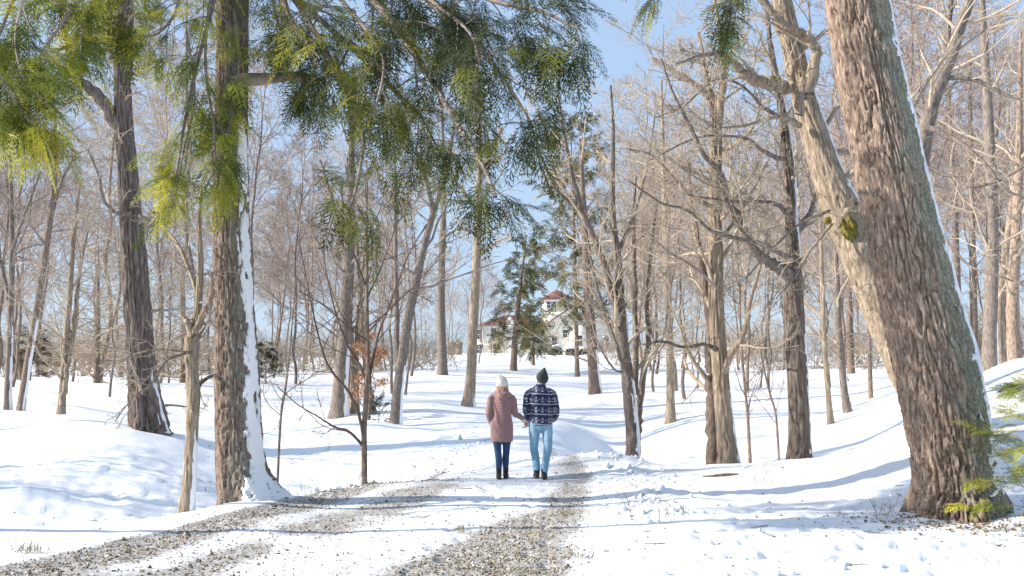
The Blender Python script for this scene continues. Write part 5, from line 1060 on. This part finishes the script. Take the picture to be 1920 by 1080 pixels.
def hand(g, wrist, fwd, side, palm_n, sc_=1.0, curl=.9, spread=.16):
    """palm plus four unequal curled fingers and a side thumb; fwd along the hand, side towards the thumb, palm_n out of the palm"""
    fwd, side, palm_n = [norm(np.array(k, float)[None])[0] for k in (fwd, side, palm_n)]
    w = np.array(wrist, float); L = .085 * sc_
    for k in (-1, -.3, .35, 1):
        b = w + side * .026 * sc_ * k * .8; e_ = w + fwd * L + side * .028 * sc_ * k
        chain(g, [(*b, .012 * sc_, .012 * sc_), (*((b + e_) / 2), .0135 * sc_, .0135 * sc_), (*e_, .0115 * sc_, .0115 * sc_)], 10)
    for k, fl_ in ((1, .066), (.35, .075), (-.32, .070), (-1, .055)):
        p = w + fwd * L + side * .027 * sc_ * k; d = norm((fwd + side * spread * k)[None])[0]; pts = [(*p, .0095 * sc_, .0095 * sc_)]; a = .25
        for s_ in (.42, .32, .26):
            a += curl * .75; dd = d * math.cos(a) + palm_n * math.sin(a); p = p + dd * fl_ * s_ * sc_ * 1.05; pts.append((*p, .0085 * sc_, .0085 * sc_))
        chain(g, pts, 9)
    b = w + fwd * .02 * sc_ + side * .02 * sc_; p1 = b + (side * .75 + fwd * .55 + palm_n * .3) * .035 * sc_; p2 = p1 + (fwd * .75 + side * .15 + palm_n * .6) * .03 * sc_; p3 = p2 + (fwd * .5 - side * .2 + palm_n * .8) * .022 * sc_
    chain(g, [(*b, .013 * sc_, .013 * sc_), (*p1, .011 * sc_, .011 * sc_), (*p2, .0095 * sc_, .0095 * sc_), (*p3, .008 * sc_, .008 * sc_)], 9)
def head(g, c, yaw, s=1.0):
    """head with nose, brow, chin and ears; yaw 0 looks up the drive (+y)"""
    ca, sa = math.cos(yaw), math.sin(yaw)
    def R(x, y, z): return (c[0] + (x * ca - y * sa) * s, c[1] + (x * sa + y * ca) * s, c[2] + z * s)
    chain(g, [(*R(0, .01, -.10), .045 * s, .055 * s), (*R(0, .005, -.06), .062 * s, .078 * s), (*R(0, 0, 0), .073 * s, .092 * s), (*R(0, -.005, .05), .073 * s, .092 * s), (*R(0, -.008, .085), .055 * s, .07 * s)], 22)
    chain(g, [(*R(0, .045, -.095), .028 * s, .02 * s), (*R(0, .066, -.078), .026 * s, .018 * s)], 10)
    chain(g, [(*R(0, .086, .03), .008 * s, .008 * s), (*R(0, .102, -.002), .012 * s, .011 * s), (*R(0, .104, -.015), .015 * s, .010 * s)], 10)
    chain(g, [(*R(-.03, .082, .035), .012 * s, .008 * s), (*R(.03, .082, .035), .012 * s, .008 * s)], 10)
    for k in (-1, 1):
        chain(g, [(*R(.074 * k, -.008, -.022), .007 * s, .012 * s), (*R(.082 * k, -.012, .002), .008 * s, .017 * s), (*R(.08 * k, -.012, .025), .007 * s, .014 * s)], 10)
        chain(g, [(*R(.04 * k, .066, -.02), .018 * s, .014 * s), (*R(.045 * k, .055, -.035), .018 * s, .016 * s)], 10)
    return R
def face_bits(root, R):
    for k in (-1, 1):
        g = Geo(); p = R(.030 * k, .083, .012); chain(g, [(p[0], p[1], p[2] - .002, .011, .009), (p[0], p[1], p[2] + .002, .011, .009)], 12); e_ = obj('eye', g.mesh('eye'), M['eye'], root)
        g = Geo(); p = R(.030 * k, .0925, .012); chain(g, [(p[0], p[1], p[2] - .001, .005, .003), (p[0], p[1], p[2] + .001, .005, .003)], 10); obj('iris', g.mesh('iris'), M['hair_dark'], e_)
    g = Geo(); a = R(-.022, .088, -.048); b = R(0, .094, -.049); c = R(.022, .088, -.048); chain(g, [(*a, .004, .005), (*b, .008, .006), (*c, .004, .005)], 10); obj('mouth', g.mesh('mouth'), M['lips'], root)
def boot(name, root, foot, toe, hgt, col, sole, r=.052):
    """ankle boot: shaft, heel, toe, thick sole"""
    g = Geo(); x, y, z = foot; d = norm(np.array([toe[0], toe[1], 0.0])[None])[0]; tz = toe[2]
    chain(g, [(x, y, z + .06, r, r * 1.15), (x, y, z + hgt * .6, r * .95, r * 1.1), (x, y, z + hgt, r * 1.08, r * 1.22)], 16)
    h0 = np.array([x, y, z]) - d * .055; t0 = np.array([x, y, z]) + d * .165
    chain(g, [(h0[0], h0[1], z + .045, .036, .036), (x + d[0] * .03, y + d[1] * .03, z + .058, .042, .046), (x + d[0] * .10, y + d[1] * .10, z + .043 + tz * .5, .046, .034), (t0[0], t0[1], z + .036 + tz, .040, .026)], 16)
    b = fuse(name, g, 'cloth', root, .009, 3, None, flat(col))
    g = Geo(); chain(g, [(h0[0], h0[1], z + .016, .040, .014), (x + d[0] * .05, y + d[1] * .05, z + .016, .040, .014), (x + d[0] * .11, y + d[1] * .11, z + .016 + tz * .6, .049, .014), (t0[0], t0[1], z + .016 + tz, .043, .012)], 16)
    fuse('sole', g, 'cloth', b, .009, 2, None, flat(sole)); return b
PY = 17.2
def px(u): return (u - 960) / F * PY
# both stand on the drive; all coordinates below are metres from the feet
# ---- woman
wx, mx_ = px(941), px(1013)
wz, mz = Hd(wx, PY) - .01, Hd(mx_, PY) - .01
HOLD = np.array([px(986), PY + .03, wz + .86])                 # where the hands meet
wo = np.array([wx, PY, wz]); woman = empty('person', tuple(wo)); tag(woman, 'woman in dusty pink quilted coat and cream beanie walking away hand in hand', 'person')
hw = HOLD - wo
g = Geo()
FL, FRt = (-.045, -.06, 0.0), (.062, .05, 0.0)               # left, right foot
for (fx, fy, fz), hipx in ((FL, -.085), (FRt, .085)):
    chain(g, [(hipx * .9, 0, .86, .080, .09), (hipx * .95 + fx * .05, 0, .74, .082, .09), (hipx * .55 + fx * .45, fy * .4 + .015, .52, .055, .062), (hipx * .4 + fx * .6, fy * .6 + .02, .44, .050, .056), (fx, fy * .9 - .01, .30, .050, .056), (fx, fy, .12, .033, .038), (fx, fy, .07, .034, .04)], 18)
    chain(g, [(fx, fy - .03, .05, .03, .03), (fx, fy + .13, .035, .035, .022)], 12)
chain(g, [(0, 0, .84, .155, .105), (0, 0, .92, .15, .105), (0, .005, 1.04, .118, .09), (0, 0, 1.16, .132, .10), (0, 0, 1.27, .148, .095), (0, -.005, 1.335, .11, .07)], 24)
chain(g, [(0, -.005, 1.31, .055, .058), (.002, .01, 1.42, .046, .05)], 14)
sh = .145
chain(g, [(-.12, 0, 1.305, .052, .05), (-.168, -.01, 1.27, .048, .048), (-.192, -.03, 1.08, .037, .04), (-.195, -.035, 1.02, .034, .036), (-.172, .05, .90, .026, .03), (-.15, .09, .84, .022, .025)], 14)
wristw = hw + np.array([-.035, 0, .07]); elb = np.array([.215, .0, 1.04])
chain(g, [(.12, 0, 1.305, .052, .05), (.168, -.01, 1.27, .048, .048), (*((np.array([.175, -.01, 1.25]) + elb) / 2), .04, .042), (*elb, .034, .036), (*((elb + wristw) / 2), .030, .032), (*wristw, .022, .026)], 14)
hand(g, wristw, (.35, .15, -1), (.2, 1, .1), (1, -.2, -.1), .95, .95)
hand(g, (-.15, .09, .83), (.1, .35, -.9), (.6, .5, 0), (1, -.2, 0), .9, .6)
Rw = head(g, (.004, .0, 1.50), math.radians(-38), .98)
fuse('body', g, 'skin', woman, .0105, 3)
face_bits(woman, Rw)
PINK = np.array([.27, .160, .158])
def quilt(V, Nn):
    q = np.abs(np.sin(V[:, 2] * math.pi / .048)); return .007 * q ** .5 - .004 + .0025 * perlin(V[:, 0] * 30, V[:, 1] * 30, V[:, 2] * 22)
def ptint(V): return PINK * (1 + .10 * perlin(V[:, 0] * 9, V[:, 1] * 9, V[:, 2] * 9)[:, None])
g = Geo()
chain(g, [(0, .0, .60, .178, .135), (0, 0, .66, .180, .14), (0, 0, .80, .182, .145), (0, 0, .90, .176, .14), (0, 0, 1.03, .146, .12), (0, 0, 1.16, .156, .12), (0, 0, 1.25, .165, .115), (0, -.005, 1.33, .12, .085), (.0, -.005, 1.37, .075, .07)], 30, K=40, cap='flat')
chain(g, [(-.13, 0, 1.30, .062, .06), (-.175, -.01, 1.26, .060, .060), (-.202, -.03, 1.08, .053, .054), (-.205, -.035, 1.02, .05, .052), (-.178, .04, .915, .045, .047), (-.158, .075, .87, .042, .042)], 16)
c0 = wristw + np.array([-.012, 0, .03])
chain(g, [(.13, 0, 1.30, .062, .06), (.175, -.01, 1.26, .060, .060), (*((np.array([.18, -.01, 1.25]) + elb) / 2), .054, .054), (*elb, .050, .052), (*((elb + c0) / 2), .045, .046), (*c0, .038, .038)], 16)
coat = fuse('coat', g, 'cloth', woman, .0095, 4, quilt, ptint)
g = Geo()       # hood lying on the back
chain(g, [(-.115, -.03, 1.335, .05, .05), (-.06, -.10, 1.335, .06, .055), (.0, -.125, 1.31, .065, .075), (.06, -.10, 1.335, .06, .055), (.115, -.03, 1.335, .05, .05)], 18)
chain(g, [(-.085, -.02, 1.375, .04, .035), (0, -.085, 1.40, .05, .04), (.085, -.02, 1.375, .04, .035), (.06, .06, 1.36, .035, .03), (-.06, .06, 1.36, .035, .03), (-.085, -.02, 1.375, .04, .035)], 14, K=30)
chain(g, [(0, -.11, 1.36, .085, .045), (0, -.115, 1.25, .062, .035), (0, -.112, 1.205, .025, .02)], 18)
fuse('hood', g, 'cloth', coat, .0095, 4, lambda V, Nn: .002 * perlin(V[:, 0] * 20, V[:, 1] * 20, V[:, 2] * 20), ptint)
g = Geo(); chain(g, [(*(wristw + np.array([-.004, 0, .02])), .033, .033), (*(wristw + np.array([.008, .002, -.018])), .031, .033)], 14); fuse('cuff', g, 'cloth', coat, .006, 2, None, flat((.62, .60, .56)))
def leg_tint(V): return np.array([.018, .055, .13]) * (1 + .35 * perlin(V[:, 0] * 12, V[:, 1] * 12, V[:, 2] * 5)[:, None])
g = Geo()
for (fx, fy, fz), hipx in ((FL, -.085), (FRt, .085)):
    chain(g, [(hipx * .85, 0, .82, .08, .095), (hipx * .95 + fx * .05, 0, .70, .082, .092), (hipx * .55 + fx * .45, fy * .4 + .015, .52, .062, .068), (hipx * .4 + fx * .6, fy * .6 + .02, .44, .056, .062), (fx, fy * .9 - .01, .30, .056, .064), (fx, fy, .14, .042, .047)], 20)
chain(g, [(0, 0, .82, .125, .10), (0, 0, .96, .12, .10)], 22)
fuse('leggings', g, 'cloth', woman, .0095, 3, lambda V, Nn: .002 * perlin(V[:, 0] * 14, V[:, 1] * 14, V[:, 2] * 30), leg_tint)
boot('boot', woman, FL, (-.03, 1, 0), .19, (.02, .018, .018), (.012, .012, .012), .046); boot('boot', woman, FRt, (.08, 1, 0.01), .18, (.02, .018, .018), (.012, .012, .012), .046)
g = Geo()      # beanie
hc = np.array([.004, 0, 1.50]); t0_ = np.array([-.03, -.045, .115])
chain(g, [(hc[0] + .002, hc[1] - .012, hc[2] + .005, .092, .105), (hc[0] - .004, -.02, hc[2] + .05, .09, .10), (hc[0] - .018, -.03, hc[2] + .09, .072, .082), (hc[0] - .032, -.042, hc[2] + .122, .042, .05), (hc[0] - .04, -.05, hc[2] + .135, .02, .02)], 30, K=26)
def rib(V, Nn): a = np.arctan2(V[:, 1], V[:, 0] + .01); return .0035 * np.sin(a * 34) * (V[:, 2] < 1.70) + .004 * np.exp(-((V[:, 2] - 1.50) / .02) ** 2)
fuse('beanie', g, 'cloth', woman, .006, 3, rib, flat((.66, .63, .56)))
g = Geo()      # hair falling over the right shoulder
for k, (x, y) in enumerate([(-.045, -.07), (-.015, -.085), (.015, -.086), (.045, -.075), (.07, -.05), (.078, -.015), (-.07, -.045)]):
    e_ = (.055 + .012 * k, -.095 + .01 * k) if k < 6 else (-.03, -.09)
    chain(g, [(hc[0] + x * .9, y * .9, hc[2] + .02, .024, .02), (hc[0] + x, y, hc[2] - .06, .024, .02), ((x + e_[0]) / 2, (y + e_[1]) / 2 - .005, 1.40, .022, .02), (e_[0] * .95, e_[1], 1.345, .014, .012)], 10)
fuse('hair', g, 'hair', woman, .006, 2, lambda V, Nn: .003 * perlin(V[:, 0] * 90, V[:, 1] * 90, V[:, 2] * 8))
# ---- man
mo = np.array([mx_, PY, mz]); man = empty('person', tuple(mo)); man.scale = (.985, .985, .978); tag(man, 'man in navy and white patterned fleece, light jeans and dark beanie, walking away', 'person')
hm = HOLD - mo
ML, MR = (-.062, -.02, .02), (.055, -.12, 0.0)
g = Geo()
legs = [[(-.095, 0, .90, .098, .105), (-.100, 0, .76, .09, .098), (-.102, .05, .52, .062, .068), (-.100, .055, .46, .058, .062), (-.078, .02, .32, .056, .062), (-.062, -.02, .16, .038, .044), (-.062, -.02, .09, .038, .044)],
        [(.10, 0, .90, .098, .105), (.112, -.01, .76, .09, .098), (.120, -.02, .52, .062, .068), (.112, -.03, .46, .058, .062), (.085, -.075, .32, .056, .062), (.058, -.12, .15, .038, .044), (.055, -.12, .07, .038, .044)]]
for l in legs: chain(g, [(p[0], p[1], p[2], p[3] * .84, p[4] * .84) for p in l], 18)
for fx, fy, fz in (ML, MR): chain(g, [(fx, fy - .03, .055 + fz, .033, .033), (fx, fy + .16, .04 + fz, .038, .024)], 12)
chain(g, [(0, 0, .90, .16, .11), (0, 0, 1.0, .155, .11), (0, 0, 1.12, .15, .11), (0, 0, 1.25, .17, .12), (0, 0, 1.37, .18, .11), (0, -.005, 1.45, .12, .075)], 24)
chain(g, [(.01, 0, 1.42, .062, .066), (.025, .01, 1.54, .056, .06)], 16)
wristm = hm + np.array([.03, 0, .075]); elm = np.array([-.235, -.01, 1.13])
chain(g, [(-.14, 0, 1.41, .062, .06), (-.20, -.01, 1.37, .058, .058), (*((np.array([-.205, -.01, 1.34]) + elm) / 2), .048, .05), (*elm, .041, .043), (*((elm + wristm) / 2), .036, .038), (*wristm, .026, .03)], 14)
hand(g, wristm, (-.30, -.15, -1), (-.2, 1, .1), (-1, .1, -.1), 1.02, 1.0)
chain(g, [(.14, 0, 1.41, .062, .06), (.205, -.01, 1.37, .058, .058), (.245, -.03, 1.18, .046, .048), (.255, -.03, 1.11, .042, .043), (.235, .09, .99, .034, .036), (.205, .17, .94, .028, .03)], 14)
hand(g, (.205, .17, .94), (-.5, .6, -.5), (-.3, .6, .5), (-1, 0, 0), 1.0, .6)
Rm = head(g, (.035, .005, 1.62), math.radians(42), 1.03)
fuse('body', g, 'skin', man, .0105, 3)
face_bits(man, Rm)
def fleece_tint(V):
    x, y, z = V[:, 0].astype(float), V[:, 1].astype(float), V[:, 2].astype(float)
    arm = np.where(x < -.19, 1, np.where(x > .215, 2, 0))
    s_ = np.where(y < 0, x, x + .35) * 1.0; s_ = np.where(np.abs(x) > .16, x * .6 + np.sign(x) * .07 + y * .8, s_)
    c = np.tile(np.array([.010, .016, .060]), (len(V), 1)); wht = np.array([.52, .54, .62])
    tilt = z + .05 * x * (arm == 0) + .006 * np.sin(s_ * 2 * math.pi / .045)
    P_ = .165; ph = (tilt - .875) % P_
    c[np.abs(ph - .012) < .0062] = wht * .8
    r1 = (ph - .09); cell = .105
    q = ((s_ + .02) % cell) - cell / 2; q2 = ((s_ + .02 + cell / 2) % cell) - cell / 2
    d1 = np.abs(q) + np.abs(r1 - .012) * .9; c[(d1 < .024) & (d1 > .014)] = wht * .6; c[d1 < .005] = wht * .8
    d2 = np.abs(q2) + np.abs(r1 + .010) * 1.0; c[(d2 < .012)] = wht * .6
    c[(np.abs(q) < .006) & (np.abs(r1 + .034) < .010)] = wht
    c[(np.abs(np.abs(q) - .018) < .006) & (np.abs(r1 + .032) < .007)] = wht * .9
    return c
g = Geo()
chain(g, [(.012, 0, .868, .176, .14), (.012, 0, .90, .182, .145), (.012, 0, 1.0, .186, .15), (.008, 0, 1.12, .180, .15), (0, 0, 1.25, .186, .148), (0, 0, 1.36, .190, .138), (0, -.005, 1.45, .15, .10), (.008, -.005, 1.50, .09, .088), (.015, 0, 1.535, .078, .082)], 32, K=44, cap='flat')
cm_ = wristm + np.array([.012, 0, .02])
chain(g, [(-.14, 0, 1.41, .072, .072), (-.198, -.01, 1.36, .070, .075), (*((np.array([-.215, -.01, 1.34]) + elm) / 2), .062, .066), (*elm, .058, .062), (*((elm + cm_) / 2), .052, .055), (*cm_, .042, .044)], 18)
chain(g, [(.14, 0, 1.41, .072, .072), (.20, -.01, 1.36, .070, .075), (.248, -.03, 1.18, .060, .066), (.255, -.025, 1.10, .058, .062), (.238, .08, 1.0, .058, .06), (.21, .15, .955, .05, .05)], 18)
fuse('fleece_jacket', g, 'cloth', man, .0078, 4, lambda V, Nn: .005 * perlin(V[:, 0] * 9, V[:, 1] * 9, V[:, 2] * 7) + .0015 * perlin(V[:, 0] * 60, V[:, 1] * 60, V[:, 2] * 60), fleece_tint)
def jean_tint(V):
    n = perlin(V[:, 0] * 7, V[:, 1] * 7, V[:, 2] * 5) + .5 * perlin(V[:, 0] * 30, V[:, 1] * 30, V[:, 2] * 12)
    c = np.array([.17, .33, .47]) * (1 + .22 * n[:, None]); w = np.exp(-((V[:, 2] - .70) / .16) ** 2 - ((np.abs(V[:, 0]) - .11) / .04) ** 2)[:, None]
    return c * (1 - .45 * w) + np.array([.42, .56, .66]) * .45 * w
g = Geo()
for l in legs: chain(g, [(p[0], p[1], p[2], p[3] * k, p[4] * k) for p, k in zip(l[:6], (1.0, .98, 1.12, 1.16, 1.14, 1.55))], 22)
chain(g, [(0, 0, .86, .165, .12), (0, 0, 1.0, .165, .118)], 24)
fuse('jeans', g, 'cloth', man, .009, 3, lambda V, Nn: .006 * perlin(V[:, 0] * 8, V[:, 1] * 8, V[:, 2] * 22) * (1 + (V[:, 2] < .3)) , jean_tint)
boot('boot', man, (ML[0], ML[1], .02), (-.12, 1, .0), .13, (.022, .020, .02), (.012, .012, .012), .052); boot('boot', man, MR, (.12, 1, 0.0), .16, (.022, .020, .02), (.012, .012, .012), .052)
g = Geo()      # pointed dark beanie
chain(g, [(.035, -.004, 1.628, .094, .108), (.036, -.008, 1.665, .094, .106), (.044, -.016, 1.71, .076, .086), (.055, -.024, 1.755, .048, .055), (.062, -.03, 1.785, .024, .026)], 30, K=26)
bn = fuse('beanie', g, 'cloth', man, .006, 3, lambda V, Nn: .003 * np.sin(np.arctan2(V[:, 1], V[:, 0] - .035) * 34) + .004 * np.exp(-((V[:, 2] - 1.635) / .02) ** 2), flat((.035, .037, .036)))
g = Geo(); p = Rm(-.09, .045, .055); g.box((p[0] - .012, p[1] + .0, p[2]), (.006, .03, .022), math.radians(42)); obj('label_patch', g.mesh('label_patch', False), M['label'], bn)
g = Geo(); chain(g, [(.035, -.045, 1.60, .062, .045), (.03, -.05, 1.56, .055, .03)], 18); fuse('hair', g, 'hair_dark', man, .006, 2, lambda V, Nn: .002 * perlin(V[:, 0] * 90, V[:, 1] * 90, V[:, 2] * 30))
